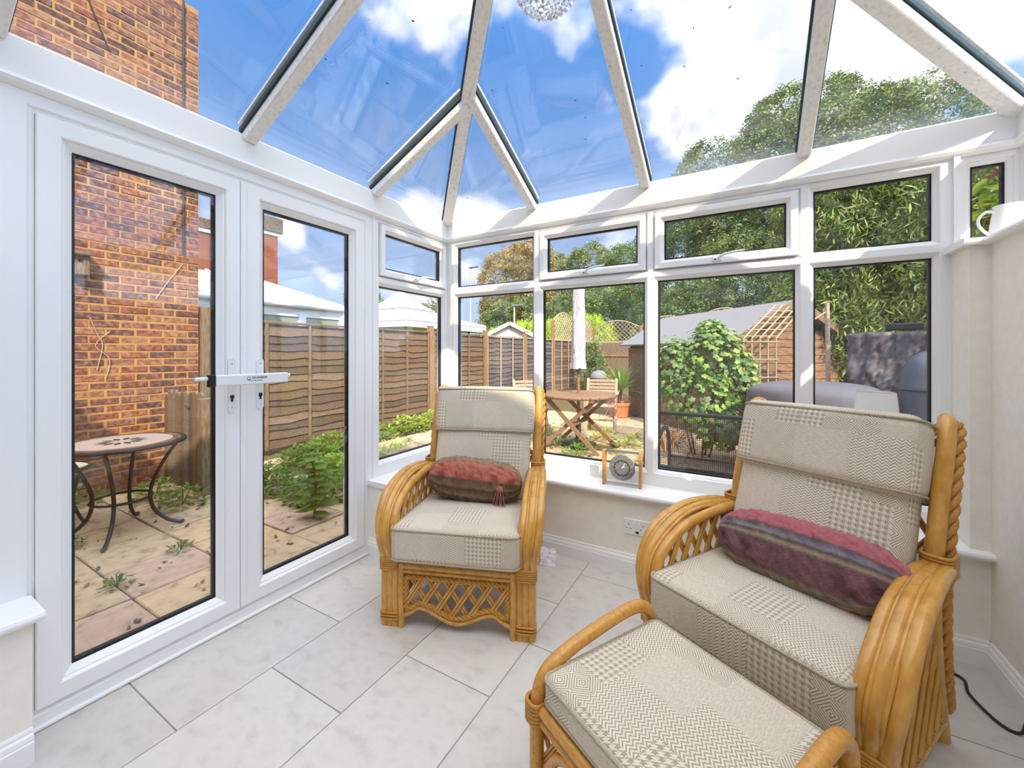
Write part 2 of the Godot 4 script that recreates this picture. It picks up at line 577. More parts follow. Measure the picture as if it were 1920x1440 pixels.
	for i in 3:
		var a: Color = [c8(96, 88, 81), c8(83, 77, 72), c8(109, 99, 88)][i]
		M.greyplanks.append(grained(noise_tex(0.03, [[0.0, a.darkened(0.45)], [0.4, a], [1.0, a.lightened(0.12)]], 256, 110 + i, 5), Vector3(7, 7, 0.9), 0.95, Color.WHITE, true))
	M.post = grained(noise_tex(0.03, [[0.0, c8(119, 88, 52)], [0.5, c8(149, 115, 72)], [1.0, c8(162, 131, 88)]], 256, 120), Vector3(5, 0.8, 5), 0.9, Color.WHITE, true)
	M.oldpost = grained(noise_tex(0.03, [[0.0, c8(86, 68, 49)], [0.5, c8(124, 103, 76)], [1.0, c8(142, 121, 94)]], 256, 121), Vector3(6, 0.8, 6), 0.9, Color.WHITE, true)
	M.teak = grained(noise_tex(0.03, [[0.0, c8(98, 70, 50)], [0.5, c8(136, 104, 76)], [1.0, c8(158, 126, 98)]], 256, 122), Vector3(5, 5, 5), 0.7)
	M.palewood = grained(noise_tex(0.03, [[0.0, c8(150, 118, 96)], [0.5, c8(184, 156, 132)], [1.0, c8(200, 176, 152)]], 256, 123), Vector3(5, 5, 5), 0.8)
	M.shedboard = grained(noise_tex(0.03, [[0.0, c8(76, 56, 40)], [0.45, c8(126, 94, 66)], [0.7, c8(148, 114, 80)], [1.0, c8(104, 76, 54)]], 256, 124), Vector3(1.2, 5, 1.2), 0.9, Color.WHITE, true)
	M.felt = grained(noise_tex(0.2, [[0.0, c8(104, 102, 104)], [0.5, c8(134, 132, 134)], [1.0, c8(152, 150, 150)]], 256, 125), Vector3(2, 2, 2), 0.95, Color.WHITE, true)
	M.bamboo = mat(c8(166, 144, 112), 0.7)
	M.mosaic = mat(c8(196, 174, 158), 0.6)
	M.terracotta = mat(c8(204, 126, 84), 0.8)
	M.canvas = grained(noise_tex(0.08, [[0.0, c8(150, 142, 150)], [0.5, c8(184, 176, 182)], [1.0, c8(202, 196, 200)]], 256, 126), Vector3(3, 1.5, 3), 0.9, Color.WHITE, true)
	M.tent = mat(c8(238, 232, 232), 0.85)
	M.cream = mat(c8(226, 212, 186), 0.85)
	M.slate = mat(c8(124, 132, 146), 0.6)
	M.white_plastic = mat(c8(232, 230, 226), 0.4)
	M.tarp = grained(noise_tex(0.03, [[0.0, c8(55, 53, 55)], [0.5, c8(85, 80, 83)], [1.0, c8(113, 103, 101)]], 256, 127), Vector3(1.6, 1.6, 1.6), 0.5, Color.WHITE, true)
	M.greycover = mat(c8(88, 88, 96), 0.7)
	M.bin = mat(c8(72, 80, 92), 0.35)
	M.leaf = mat(Color.WHITE, 0.55)
	M.leaf.vertex_color_use_as_albedo = true
	M.leaf.backlight_enabled = true
	M.leaf.backlight = Color(0.55, 0.6, 0.2)
	M.greens = []
	for c in [c8(92, 132, 44), c8(74, 112, 40), c8(128, 160, 50), c8(60, 96, 46), c8(152, 176, 62)]:
		var m := mat(c, 0.5)
		m.backlight_enabled = true
		m.backlight = Color(0.5, 0.55, 0.15)
		M.greens.append(m)
	M.dryleaf = mat(c8(176, 130, 72), 0.9)
	M.bark = grained(noise_tex(0.04, [[0.0, c8(58, 46, 36)], [0.5, c8(98, 82, 62)], [1.0, c8(130, 112, 88)]], 256, 130), Vector3(3, 0.8, 3), 0.95, Color.WHITE, true)
	M.red = mat(c8(178, 40, 58), 0.5)
	M.paper = mat(c8(232, 230, 236), 0.8)
	M.clear = mat(Color(0.92, 0.96, 0.97, 0.06), 0.02)
	M.clear.transparency = BaseMaterial3D.TRANSPARENCY_ALPHA
	M.dial = grained(noise_tex(0.1, [[0.0, c8(70, 72, 74)], [0.5, c8(128, 130, 130)], [1.0, c8(168, 168, 166)]], 128, 131), Vector3(9, 9, 9), 0.4)
	M.bottle = mat(c8(60, 110, 60), 0.2)

func fabric_picture() -> Array:       # patchwork of herringbone, dogtooth, plain and diamond weaves: colour, relief
	var s := 1024
	var im := Image.create_empty(s, s, false, Image.FORMAT_RGB8)
	var hi := Image.create_empty(s, s, false, Image.FORMAT_RGB8)
	var nz := FastNoiseLite.new()
	nz.seed = 3
	nz.frequency = 0.09
	var pale := c8(228, 220, 203)
	var dark := c8(166, 149, 124)
	var kinds := [0, 2, 1, 3, 1, 3, 0, 2, 3, 0, 2, 1, 2, 1, 3, 0]
	for y in s:
		for x in s:
			var gy := y / 256
			var gx := ((x + (gy % 2) * 128) % s) / 256
			var k: int = kinds[gy * 4 + gx]
			var f := 0.0
			if k == 0:        # chevrons
				var a := x % 32
				f = 1.0 if (y + (a if a < 16 else 32 - a)) % 16 < 6 else 0.0
			elif k == 1:      # diamonds
				var a := absi(x % 128 - 64)
				var b := absi(y % 128 - 64)
				f = 1.0 if (a + b) % 14 < 6 else 0.0
			elif k == 2:      # dogtooth check
				var a := x % 28
				var b := y % 28
				f = 1.0 if (a < 14 and b < 14) or ((a + b) % 14 < 5 and (a < 14) != (b < 14)) else 0.05
			else:             # ribbed plain weave
				f = 0.35 + 0.5 * nz.get_noise_2d(x * 0.35, y * 3.0)
			f = clampf(f * 0.82 + 0.28 * nz.get_noise_2d(x * 2.2, y * 2.2), 0.0, 1.0)
			im.set_pixel(x, y, pale.lerp(dark, f))
			hi.set_pixel(x, y, Color(1, 1, 1) * (1.0 - f * 0.8))
	return [ImageTexture.create_from_image(im), ImageTexture.create_from_image(hi)]

func cloth_stripes(stops: Array, sd: int) -> StandardMaterial3D:
	var im := Image.create_empty(256, 1024, false, Image.FORMAT_RGB8)
	var gr := Gradient.new()
	gr.offsets = PackedFloat32Array(stops.map(func(q): return q[0]))
	gr.colors = PackedColorArray(stops.map(func(q): return q[1]))
	var nz := FastNoiseLite.new()
	nz.seed = sd
	nz.frequency = 0.2
	for y in 1024:
		var c := gr.sample(y / 1023.0)
		for x in 256:
			var a := (x % 16 if x % 16 < 8 else 16 - x % 16)
			var f := nz.get_noise_2d(x * 0.6, y * 2.0) * 0.3 + (0.12 if (y + a) % 10 < 5 else -0.06)
			im.set_pixel(x, y, c.lightened(f) if f > 0 else c.darkened(-f))
	var m := mat(Color.WHITE, 0.95, 0.0, 0.2)
	m.albedo_texture = ImageTexture.create_from_image(im)
	m.rim_enabled = true
	m.rim = 0.25
	m.uv1_scale = Vector3(1, 2, 1)
	m.uv1_offset = Vector3(0, 0.2, 0)
	return m

# ---------------------------------------------------------------- the conservatory
const CILL := 0.445
const HIGH := 1.665       # cill of the high wall on the right
const WX := -1.85         # plaster face on the left
const WZ := -2.29         # plaster face at the back
const WR := 0.826         # plaster face on the right

func wall_box(called: String, lo: Vector3, hi: Vector3) -> Node3D:
	var w := structure(called)
	part("plaster", Geo.new().box((lo + hi) * 0.5, hi - lo), M.plaster, w)
	return w

func cill_board(parent: Node, a: Vector3, b: Vector3, inward: Vector3, depth: float) -> void:   # board with a rounded nose, a..b along its back edge
	var pr := [Vector2(0, 0), Vector2(depth - 0.012, 0), Vector2(depth - 0.004, -0.003), Vector2(depth, -0.011), Vector2(depth, -0.017), Vector2(depth - 0.004, -0.025), Vector2(depth - 0.012, -0.028), Vector2(0, -0.028)]
	var g := Geo.new()
	g.sweep(pr, [a, b], [Vector3.UP, Vector3.UP], [inward, inward])
	for e in [a, b]:
		var pts := []
		for q in pr: pts.append(e + inward * q.x + Vector3.UP * q.y)
		g.poly(pts, (a - b) if e == a else (b - a))
	part("window_cill", g, M.gloss, parent)

func skirting(called: String, a: Vector3, b: Vector3, inward: Vector3, extra := []) -> void:
	var o := structure(called)
	var pr := [Vector2(0.0, 0.1), Vector2(0.006, 0.1), Vector2(0.009, 0.094), Vector2(0.009, 0.088), Vector2(0.014, 0.082), Vector2(0.017, 0.072), Vector2(0.017, 0.066), Vector2(0.02, 0.064), Vector2(0.021, 0.0)]
	var g := Geo.new()
	g.sweep(pr, [a, b], [Vector3.UP, Vector3.UP], [inward, inward])
	for e in [a, b]:
		var pts := [e]
		for q in pr: pts.append(e + inward * q.x + Vector3.UP * q.y)
		g.poly(pts, (a - b) if e == a else (b - a))
	for x in extra:
		g.sweep(pr, [x[0], x[1]], [Vector3.UP, Vector3.UP], [x[2], x[2]])
		for e in [x[0], x[1]]:
			var pts := [e]
			for q in pr: pts.append(e + x[2] * q.x + Vector3.UP * q.y)
			g.poly(pts, (x[0] - x[1]) if e == x[0] else (x[1] - x[0]))
	part("moulding", g, M.gloss, o)

func room() -> void:
	# floor: a screed with single porcelain tiles on it, laid half-bond
	var fl := structure("floor")
	part("grout_bed", Geo.new().box(Vector3((LX + WR) / 2, -0.055, (BZ + HZ) / 2), Vector3(WR - LX + 0.1, 0.104, HZ - BZ)), M.grout, fl)
	var xs := [-1.978, -1.59, -1.186, -0.785, -0.385, 0.015, 0.415, WR]
	var meshes := {}
	for r in 7:
		var x0: float = xs[r] + 0.002
		var x1: float = xs[r + 1] - 0.002
		var z := -0.602 - 0.305 * (r % 2) - 0.61 * 3
		while z < HZ:
			var z0 := maxf(z, WZ) + 0.002
			var z1 := minf(z + 0.61, HZ) - 0.002
			if z1 - z0 > 0.02:
				var key := "%.3f %.3f" % [x1 - x0, z1 - z0]
				if not meshes.has(key): meshes[key] = Geo.new().cbox(Vector3.ZERO, Vector3(x1 - x0, 0.012, z1 - z0), 0.0012).mesh()
				part("tile", meshes[key], M.tiles[rng.randi() % 6], fl, Transform3D(Basis(), Vector3((x0 + x1) / 2, -0.006, (z0 + z1) / 2)))
			z += 0.61
	# dwarf walls, high wall on the right and the house behind
	wall_box("wall_left", Vector3(-2.22, -0.3, -0.345), Vector3(WX, CILL - 0.028, HZ))
	var wl2 := wall_box("wall_left_corner", Vector3(-2.22, -0.3, BZ), Vector3(WX, CILL - 0.028, -1.715))
	cill_board(wl2, Vector3(LX, CILL, -1.70), Vector3(LX, CILL, WZ - 0.0), Vector3(1, 0, 0), WX - LX + 0.035)
	cill_board(get_node("wall_left"), Vector3(LX, CILL, HZ), Vector3(LX, CILL, -0.365), Vector3(1, 0, 0), WX - LX + 0.035)
	var wb := wall_box("wall_back", Vector3(-2.22, -0.3, -2.72), Vector3(0.77, CILL - 0.028, WZ))
	cill_board(wb, Vector3(LX, CILL, BZ), Vector3(0.86, CILL, BZ), Vector3(0, 0, 1), WZ - BZ + 0.04)
	var wr := wall_box("wall_right", Vector3(WR, -0.3, BZ), Vector3(1.22, HIGH - 0.028, HZ))
	part("pier", Geo.new().box(Vector3((0.768 + 1.22) / 2, (HIGH - 0.028 - 0.3) / 2, (-2.72 + WZ) / 2), Vector3(1.22 - 0.768, HIGH - 0.028 + 0.3, WZ + 2.72)), M.plaster, wr)
	cill_board(wr, Vector3(RX, HIGH, HZ), Vector3(RX, HIGH, -2.40), Vector3(-1, 0, 0), RX - WR + 0.03)
	cill_board(wr, Vector3(0.742, HIGH + 0.0005, BZ), Vector3(RX, HIGH + 0.0005, BZ), Vector3(0, 0, 1), WZ - BZ + 0.03)
	var hw := structure("wall_house")
	part("plaster", Geo.new().box(Vector3(-0.5, 1.3, HZ + 0.15), Vector3(3.6, 3.3, 0.3)), M.plaster, hw)
	part("brickwork", Geo.new().box(Vector3(3.9, 2.45, HZ + 0.45), Vector3(6.6, 5.2, 0.3)), M.redbrick, hw)
	part("brickwork", Geo.new().box(Vector3(-2.4, 1.95, HZ + 0.45), Vector3(6.0, 4.2, 0.3)), M.redbrick, hw)
	part("added_gable", Geo.new().extrude(PackedVector2Array([Vector2(0.7, 0.0), Vector2(2.45, 0.0), Vector2(2.45, 6.6), Vector2(1.58, 7.6), Vector2(0.7, 6.6)]), HZ + 0.3, HZ + 0.62), M.redbrick, hw)  # unseen gable, added to keep the sun off the left frames
	part("roof_slope", Geo.new().beam(Vector3(3.9, 4.98, HZ - 0.25), Vector3(3.9, 7.6, HZ + 4.2), 6.8, 0.14), M.slate, hw)
	part("roof_slope", Geo.new().beam(Vector3(-2.4, 3.98, HZ - 0.25), Vector3(-2.4, 5.6, HZ + 2.5), 6.0, 0.14), M.slate, hw)
	skirting("baseboard_back", Vector3(WX, 0, WZ), Vector3(WR, 0, WZ), Vector3(0, 0, 1))
	skirting("baseboard_right", Vector3(WR, 0, WZ), Vector3(WR, 0, HZ), Vector3(-1, 0, 0))
	skirting("baseboard_left", Vector3(WX, 0, -0.345), Vector3(WX, 0, HZ), Vector3(1, 0, 0))
	skirting("baseboard_left_corner", Vector3(LX, 0, -1.715), Vector3(WX + 0.02, 0, -1.715), Vector3(0, 0, 1), [[Vector3(WX, 0, -1.70), Vector3(WX, 0, WZ), Vector3(1, 0, 0)]])
	# eaves beams along the three glazed sides
	var pr := [Vector2(-0.14, 0.16), Vector2(0.0, 0.16), Vector2(0.012, 0.15), Vector2(0.014, 0.05), Vector2(0.014, 0.034), Vector2(0.024, 0.03), Vector2(0.027, 0.02), Vector2(0.02, 0.008), Vector2(0.006, 0.0), Vector2(-0.14, 0.0)]
	var y := EAVE - 0.15
	var eb := structure("trim_1")
	var g := Geo.new()
	g.sweep(pr, [Vector3(LX, y, HZ), Vector3(LX, y, BZ)], [Vector3.UP, Vector3.UP], [Vector3(1, 0, 0), Vector3(1, 0, 1)])
	part("eaves_beam", g, M.upvc, eb)
	eb = structure("trim_2")
	g = Geo.new()
	g.sweep(pr, [Vector3(LX, y, BZ), Vector3(RX, y, BZ)], [Vector3.UP, Vector3.UP], [Vector3(1, 0, 1), Vector3(-1, 0, 1)])
	part("eaves_beam", g, M.upvc, eb)
	eb = structure("trim_3")
	g = Geo.new()
	g.sweep(pr, [Vector3(RX, y, BZ), Vector3(RX, y, HZ)], [Vector3.UP, Vector3.UP], [Vector3(-1, 0, 1), Vector3(-1, 0, 0)])
	part("eaves_beam", g, M.upvc, eb)

# ---------------------------------------------------------------- glass roof
func bar(parent: Node, a: Vector3, b: Vector3, nrm: Vector3, wide := 0.055) -> void:
	var g := Geo.new()
	g.beam(a - nrm * 0.022, b - nrm * 0.022, wide, 0.044, nrm, 0.004)
	part("glazing_bar", g, M.bar, parent)
	part("seal", Geo.new().beam(a + nrm * 0.009, b + nrm * 0.009, wide + 0.018, 0.018, nrm), M.seal, parent)
	part("cover_strip", Geo.new().beam(a + nrm * 0.054, b + nrm * 0.054, wide + 0.006, 0.012, nrm), M.bar, parent)

func pane3(parent: Node, pts: Array, nrm: Vector3) -> void:
	var g := Geo.new()
	var low := []
	var high := []
	for p in pts:
		low.append(p + nrm * 0.024)
		high.append(p + nrm * 0.046)
	g.poly(low, -nrm)
	g.poly(high, nrm)
	part("pane", g, M.roofglass, parent)

func roof() -> void:
	var o := structure("ceiling")
	var y := EAVE + 0.012
	var half := (RX - LX) / 2
	var rx := LX + half
	var ry := y + half * PITCH
	var rz := BZ + half
	var nl := Vector3(-PITCH, 1, 0).normalized()
	var nb := Vector3(0, 1, -PITCH).normalized()
	var nr := Vector3(PITCH, 1, 0).normalized()
	var apex := Vector3(rx, ry, rz)
	var hipl := func(t: float) -> Vector3: return Vector3(LX + t, y + t * PITCH, BZ + t)
	var hipr := func(t: float) -> Vector3: return Vector3(RX - t, y + t * PITCH, BZ + t)
	bar(o, Vector3(LX, y, BZ), apex, (nl + nb).normalized(), 0.062)
	bar(o, Vector3(RX, y, BZ), apex, (nr + nb).normalized(), 0.062)
	bar(o, apex, Vector3(rx, ry, HZ), Vector3.UP, 0.09)
	var zs := [-1.755, -1.02, -0.285, 0.45, 1.185, 1.92]
	for z in zs:
		var t := minf(z - BZ, half)
		bar(o, Vector3(LX, y, z), Vector3(LX + t, y + t * PITCH, z), nl)
		bar(o, Vector3(RX, y, z), Vector3(RX - t, y + t * PITCH, z), nr)
	var xs := [-1.24, rx, 0.25]
	for x in xs:
		var t := minf(minf(x - LX, RX - x), half)
		bar(o, Vector3(x, y, BZ), Vector3(x, y + t * PITCH, BZ + t), nb)
	# panes between the bars
	var le := [BZ] + zs + [HZ]
	for i in le.size() - 1:
		var t0 := minf(le[i] - BZ, half)
		var t1 := minf(le[i + 1] - BZ, half)
		for sd in [0, 1]:
			var ex: float = LX if sd == 0 else RX
			var dx := 1.0 if sd == 0 else -1.0
			var pts := [Vector3(ex - dx * 0.06, y - 0.03, le[i]), Vector3(ex - dx * 0.06, y - 0.03, le[i + 1]), Vector3(ex + dx * t1, y + t1 * PITCH, le[i + 1])]
			if t0 > 0.0: pts.append(Vector3(ex + dx * t0, y + t0 * PITCH, le[i]))
			pane3(o, pts, nl if sd == 0 else nr)
	var be := [LX] + xs + [RX]
	for i in be.size() - 1:
		var t0 := minf(be[i] - LX, RX - be[i])
		var t1 := minf(be[i + 1] - LX, RX - be[i + 1])
		var pts := [Vector3(be[i], y - 0.03, BZ - 0.06), Vector3(be[i + 1], y - 0.03, BZ - 0.06)]
		if t1 > 0.001: pts.append(Vector3(be[i + 1], y + t1 * PITCH, BZ + t1))
		if t0 > 0.001: pts.append(Vector3(be[i], y + t0 * PITCH, BZ + t0))
		pane3(o, pts, nb)

# ---------------------------------------------------------------- frames, sashes, doors: all in wall coordinates (along, up, inward)
func glazing(parent: Node, u0: float, u1: float, v0: float, v1: float, w: float) -> void:
	part("pane", Geo.new().box(Vector3((u0 + u1) / 2, (v0 + v1) / 2, w - 0.011), Vector3(u1 - u0 + 0.02, v1 - v0 + 0.02, 0.022)), M.glass, parent)
	var pr := [Vector2(-0.004, w + 0.004), Vector2(0.003, w + 0.003), Vector2(0.003, w + 0.0005)]
	part("gasket", Geo.new().ring(u0, u1, v0, v1, pr), M.rubber, parent)
	pr = [Vector2(0.002, w - 0.001), Vector2(0.007, w - 0.001), Vector2(0.007, w - 0.021), Vector2(0.002, w - 0.021)]
	part("spacer", Geo.new().ring(u0, u1, v0, v1, pr), M.rubber, parent)

func light_cell(parent: Node, u0: float, u1: float, v0: float, v1: float, ins := 0.038) -> void:   # frame members round one fixed pane
	var pr := [Vector2(0, -0.065), Vector2(0, 0), Vector2(ins - 0.022, 0), Vector2(ins - 0.018, -0.003), Vector2(ins - 0.017, -0.009), Vector2(ins - 0.013, -0.010), Vector2(ins - 0.004, -0.018), Vector2(ins, -0.028), Vector2(ins, -0.065)]
	part("frame", Geo.new().ring(u0, u1, v0, v1, pr), M.upvc, parent)
	glazing(parent, u0 + ins, u1 - ins, v0 + ins, v1 - ins, -0.03)

func vent_cell(parent: Node, u0: float, u1: float, v0: float, v1: float) -> void:    # frame members and a top-hung sash with its handle
	var pr := [Vector2(0, -0.065), Vector2(0, 0), Vector2(0.012, 0), Vector2(0.016, -0.003), Vector2(0.018, -0.012), Vector2(0.024, -0.014), Vector2(0.024, -0.065)]
	part("frame", Geo.new().ring(u0, u1, v0, v1, pr), M.upvc, parent)
	part("gasket", Geo.new().ring(u0 + 0.0235, u1 - 0.0235, v0 + 0.0235, v1 - 0.0235, [Vector2(0, -0.016), Vector2(0.006, -0.016)]), M.rubber, parent)
	var sash := Node3D.new()
	sash.name = "sash"
	parent.add_child(sash, true)
	var a := 0.0265
	var sp := [Vector2(0, -0.05), Vector2(0, 0.012), Vector2(0.003, 0.015), Vector2(0.03, 0.015), Vector2(0.033, 0.012), Vector2(0.035, 0.004), Vector2(0.038, 0.003), Vector2(0.05, -0.012), Vector2(0.05, -0.05)]
	part("sash_frame", Geo.new().ring(u0 + a, u1 - a, v0 + a, v1 - a, sp), M.upvc, sash)
	glazing(sash, u0 + a + 0.05, u1 - a - 0.05, v0 + a + 0.05, v1 - a - 0.05, -0.014)
	var c := Vector3((u0 + u1) / 2, v0 + a + 0.017, 0.015)
	var g := Geo.new()
	g.cbox(c + Vector3(-0.02, 0, 0.006), Vector3(0.05, 0.022, 0.012), 0.004)
	g.tube(smooth_path([c + Vector3(-0.012, 0, 0.006), c + Vector3(-0.008, 0.004, 0.03), c + Vector3(0.01, 0.014, 0.04), c + Vector3(0.05, 0.022, 0.04), c + Vector3(0.11, 0.028, 0.038)], 4), [0.008, 0.008, 0.008, 0.008, 0.008, 0.008, 0.0075, 0.007, 0.007, 0.007, 0.007, 0.0065, 0.0065, 0.0065, 0.006, 0.006, 0.005], 8)
	part("handle", g, M.white_metal, sash)
	part("key_lock", Geo.new().lathe([Vector2(0.004, 0), Vector2(0.004, 0.004), Vector2(0.0, 0.004)], 10), M.iron, sash, Transform3D(Basis(Vector3(1, 0, 0), PI / 2), c + Vector3(-0.028, 0, 0.012)))

func filler(parent: Node, u0: float, u1: float, v0: float, v1: float) -> void:
	part("frame", Geo.new().box(Vector3((u0 + u1) / 2, (v0 + v1) / 2, -0.0325), Vector3(u1 - u0, v1 - v0, 0.065)), M.upvc, parent)

func window_node(called: String, t: Transform3D) -> Node3D:
	var o := structure(called)
	o.transform = t
	return o

func left_side() -> void:
	var t := Transform3D(Basis(Vector3(0, 0, -1), Vector3(0, 1, 0), Vector3(1, 0, 0)), Vector3(LX, 0, 0))
	var f := window_node("trim_4", t)      # door frame
	var pr := [Vector2(0, -0.075), Vector2(0, 0), Vector2(0.046, 0), Vector2(0.05, -0.003), Vector2(0.052, -0.006), Vector2(0.058, -0.007), Vector2(0.0645, -0.009), Vector2(0.0645, -0.075)]
	part("door_frame", Geo.new().ring(0.31, 1.735, -0.001, 2.056, pr), M.upvc, f)
	part("threshold_strip", Geo.new().cbox(Vector3(1.0225, 0.008, 0.006), Vector3(1.36, 0.015, 0.016), 0.004), M.gloss, f)
	part("gasket", Geo.new().ring(0.373, 1.672, 0.062, 1.993, [Vector2(0, -0.03), Vector2(0.012, -0.03)]), M.rubber, f)
	part("weather_seal", Geo.new().box(Vector3(0.995, 1.03, -0.014), Vector3(0.03, 1.92, 0.02)), M.rubber, f)
	var leaf := func(called: String, u0: float, u1: float) -> Node3D:
		var d := window_node(called, t)
		var sp := [Vector2(0, -0.06), Vector2(0, 0.005), Vector2(0.003, 0.008), Vector2(0.054, 0.008), Vector2(0.058, 0.005), Vector2(0.061, -0.004), Vector2(0.066, -0.005), Vector2(0.088, -0.024), Vector2(0.088, -0.06)]
		part("leaf_frame", Geo.new().ring(u0, u1, 0.0665, 1.9895, sp), M.upvc, d)
		glazing(d, u0 + 0.088, u1 - 0.088, 0.1545, 1.9015, -0.026)
		return d
	var d1: Node3D = leaf.call("door_1", 0.3752, 0.9842)
	var d2: Node3D = leaf.call("door_2", 1.012, 1.6698)
	part("meeting_strip", Geo.new().cbox(Vector3(0.999, 1.028, 0.0), Vector3(0.027, 1.92, 0.024), 0.004), M.upvc, d2)
	for q in [[d1, 0.945, 1.0], [d2, 1.066, -1.0]]:
		var c := Vector3(q[1], 1.073, 0.008)
		var hd := Node3D.new()
		hd.name = "handle"
		q[0].add_child(hd, true)
		var out := PackedVector2Array()
		for i in 24:
			var a := TAU * i / 24.0
			out.append(Vector2(cos(a) * 0.0155, sin(a) * 0.0155 + (0.103 if sin(a) > 0 else -0.103)))
		var g := Geo.new()
		g.t = Transform3D(Basis(), c)
		g.extrude(out, 0.0, 0.009)
		part("handle_plate", g, M.white_metal, hd)
		g = Geo.new()
		var e := -1.0 if q[2] > 0 else 1.0
		g.tube(smooth_path([c + Vector3(0, 0.03, 0.005), c + Vector3(0, 0.03, 0.045), c + Vector3(e * 0.03, 0.034, 0.056), c + Vector3(e * (0.16 if e < 0 else 0.11), 0.036, 0.056)], 5), 0.0085, 10)
		part("lever", g, M.white_metal, hd)
		g = Geo.new()
		g.t = Transform3D(Basis(Vector3(1, 0, 0), PI / 2), c + Vector3(0, -0.05, 0.009))
		g.lathe([Vector2(0.0085, 0), Vector2(0.0085, 0.003), Vector2(0.0, 0.003)], 14)
		g.t = Transform3D(Basis(), c + Vector3(0, -0.062, 0.0105))
		g.cbox(Vector3.ZERO, Vector3(0.009, 0.02, 0.003), 0.001)
		part("key_cylinder", g, M.iron, hd)
		for yy in [-0.095, 0.095]:
			var gs := Geo.new()
			gs.t = Transform3D(Basis(Vector3(1, 0, 0), PI / 2), c + Vector3(0, yy, 0.009))
			part("screw", gs.lathe([Vector2(0.0035, 0), Vector2(0.003, 0.001), Vector2(0, 0.001)], 10), M.steel, hd)
		if q[0] == d2: part("outer_handle", Geo.new().tube([c + Vector3(0, 0.04, -0.07), c + Vector3(0, 0.04, -0.12), c + Vector3(-e * -0.09, 0.045, -0.125)], 0.011, 8), M.black, hd)
	# security bar hooked over both handles
	var lock := thing("door_security_bar", "white metal security bar with black print locking both door handles together", "door lock")
	lock.transform = Transform3D(t.basis, Vector3(LX, 0, 0))
	part("bar_sleeve", Geo.new().cbox(Vector3(1.003, 1.1, 0.075), Vector3(0.31, 0.046, 0.026), 0.004), M.white_metal, lock)
	part("end_cap", Geo.new().cbox(Vector3(0.84, 1.1, 0.074), Vector3(0.022, 0.05, 0.032), 0.003), M.black, lock)
	var ft := SystemFont.new()
	ft.font_names = PackedStringArray(["Droid Sans"])
	ft.font_weight = 700
	for tx in [["SECURMARK", 10, Vector3(1.025, 1.106, 0.0883)], ["door lock systems", 6, Vector3(1.01, 1.094, 0.0883)]]:
		var tm := TextMesh.new()
		tm.text = tx[0]
		tm.font = ft
		tm.font_size = tx[1]
		tm.pixel_size = 0.0011
		tm.depth = 0.0004
		part("lettering", tm, M.black, lock, Transform3D(Basis(), tx[2]))
	var em := Geo.new()
	em.t = Transform3D(Basis(), Vector3(0.978, 1.104, 0.0882))
	for i in 14:
		var a0 := TAU * i / 14.0
		var a1 := TAU * (i + 1) / 14.0
		em.poly([Vector3(cos(a0) * 0.008, sin(a0) * 0.008, 0.0003), Vector3(cos(a1) * 0.008, sin(a1) * 0.008, 0.0003), Vector3(cos(a1) * 0.006, sin(a1) * 0.006, 0.0003), Vector3(cos(a0) * 0.006, sin(a0) * 0.006, 0.0003)], Vector3(0, 0, 1))
	em.poly([Vector3(-0.004, -0.004, 0.0003), Vector3(0.004, -0.004, 0.0003), Vector3(0, -0.011, 0.0003)], Vector3(0, 0, 1))
	part("emblem", em, M.black, lock)
	# window between the doors and the corner
	var w := window_node("window_1", t)
	filler(w, 1.735, 1.772, CILL - 0.02, 2.06)
	filler(w, 1.772, 2.455, CILL - 0.02, 0.5)
	filler(w, 1.772, 2.52, 2.045, 2.06)
	light_cell(w, 1.772, 2.455, 0.5, 1.672)
	vent_cell(w, 1.772, 2.455, 1.672, 2.046)
	part("frame", Geo.new().box(Vector3(1.745, 1.03, 0.004), Vector3(0.016, 2.05, 0.008)), M.upvc, w)
	# glazed side beyond the doors, towards the house
	var k := 0
	for u in [[-1.98, -1.2], [-1.2, -0.44], [-0.44, 0.31]]:
		var wn := window_node("window_%d" % (8 + k), t)
		k += 1
		filler(wn, u[0], u[1], CILL - 0.02, 0.5)
		light_cell(wn, u[0], u[1], 0.5, 1.672)
		light_cell(wn, u[0], u[1], 1.672, 2.056)

func back_side() -> void:
	var t := Transform3D(Basis(), Vector3(0, 0, BZ))
	var us := [-1.93, -1.215, -0.479, 0.2535, 0.75]
	for i in 4:
		var w := window_node("window_%d" % (i + 2), t)
		var u0: float = us[i]
		var u1: float = us[i + 1]
		filler(w, u0, u1, CILL - 0.02, 0.5)
		filler(w, u0, u1, 2.045, 2.06)
		light_cell(w, u0, u1, 0.5, 1.672)
		if i == 1 or i == 2: vent_cell(w, u0, u1, 1.672, 2.046)
		else: light_cell(w, u0, u1, 1.672, 2.046)
		if i == 0: filler(w, -2.045, -1.93, CILL - 0.02, 2.06)
		if i == 3: filler(w, 0.75, 0.77, CILL - 0.02, 2.06)
	var hw := window_node("window_6", t)
	part("frame", Geo.new().box(Vector3(0.781, 1.85, 0.004), Vector3(0.02, 0.42, 0.02)), M.upvc, hw)
	filler(hw, 0.77, 0.795, HIGH, 2.06)
	light_cell(hw, 0.795, 0.97, HIGH + 0.0, 2.046)
	filler(hw, 0.97, 1.03, HIGH, 2.06)
	filler(hw, 0.795, 0.97, 2.045, 2.06)
	var tr := Transform3D(Basis(Vector3(0, 0, 1), Vector3(0, 1, 0), Vector3(-1, 0, 0)), Vector3(RX, 0, 0))
	var k := 0
	for u in [[-2.455, -1.3], [-1.3, -0.2], [-0.2, 0.9], [0.9, 1.99]]:
		var wn := window_node("window_%d" % (11 + k), tr)
		k += 1
		light_cell(wn, u[0], u[1], HIGH, 2.056, 0.05)

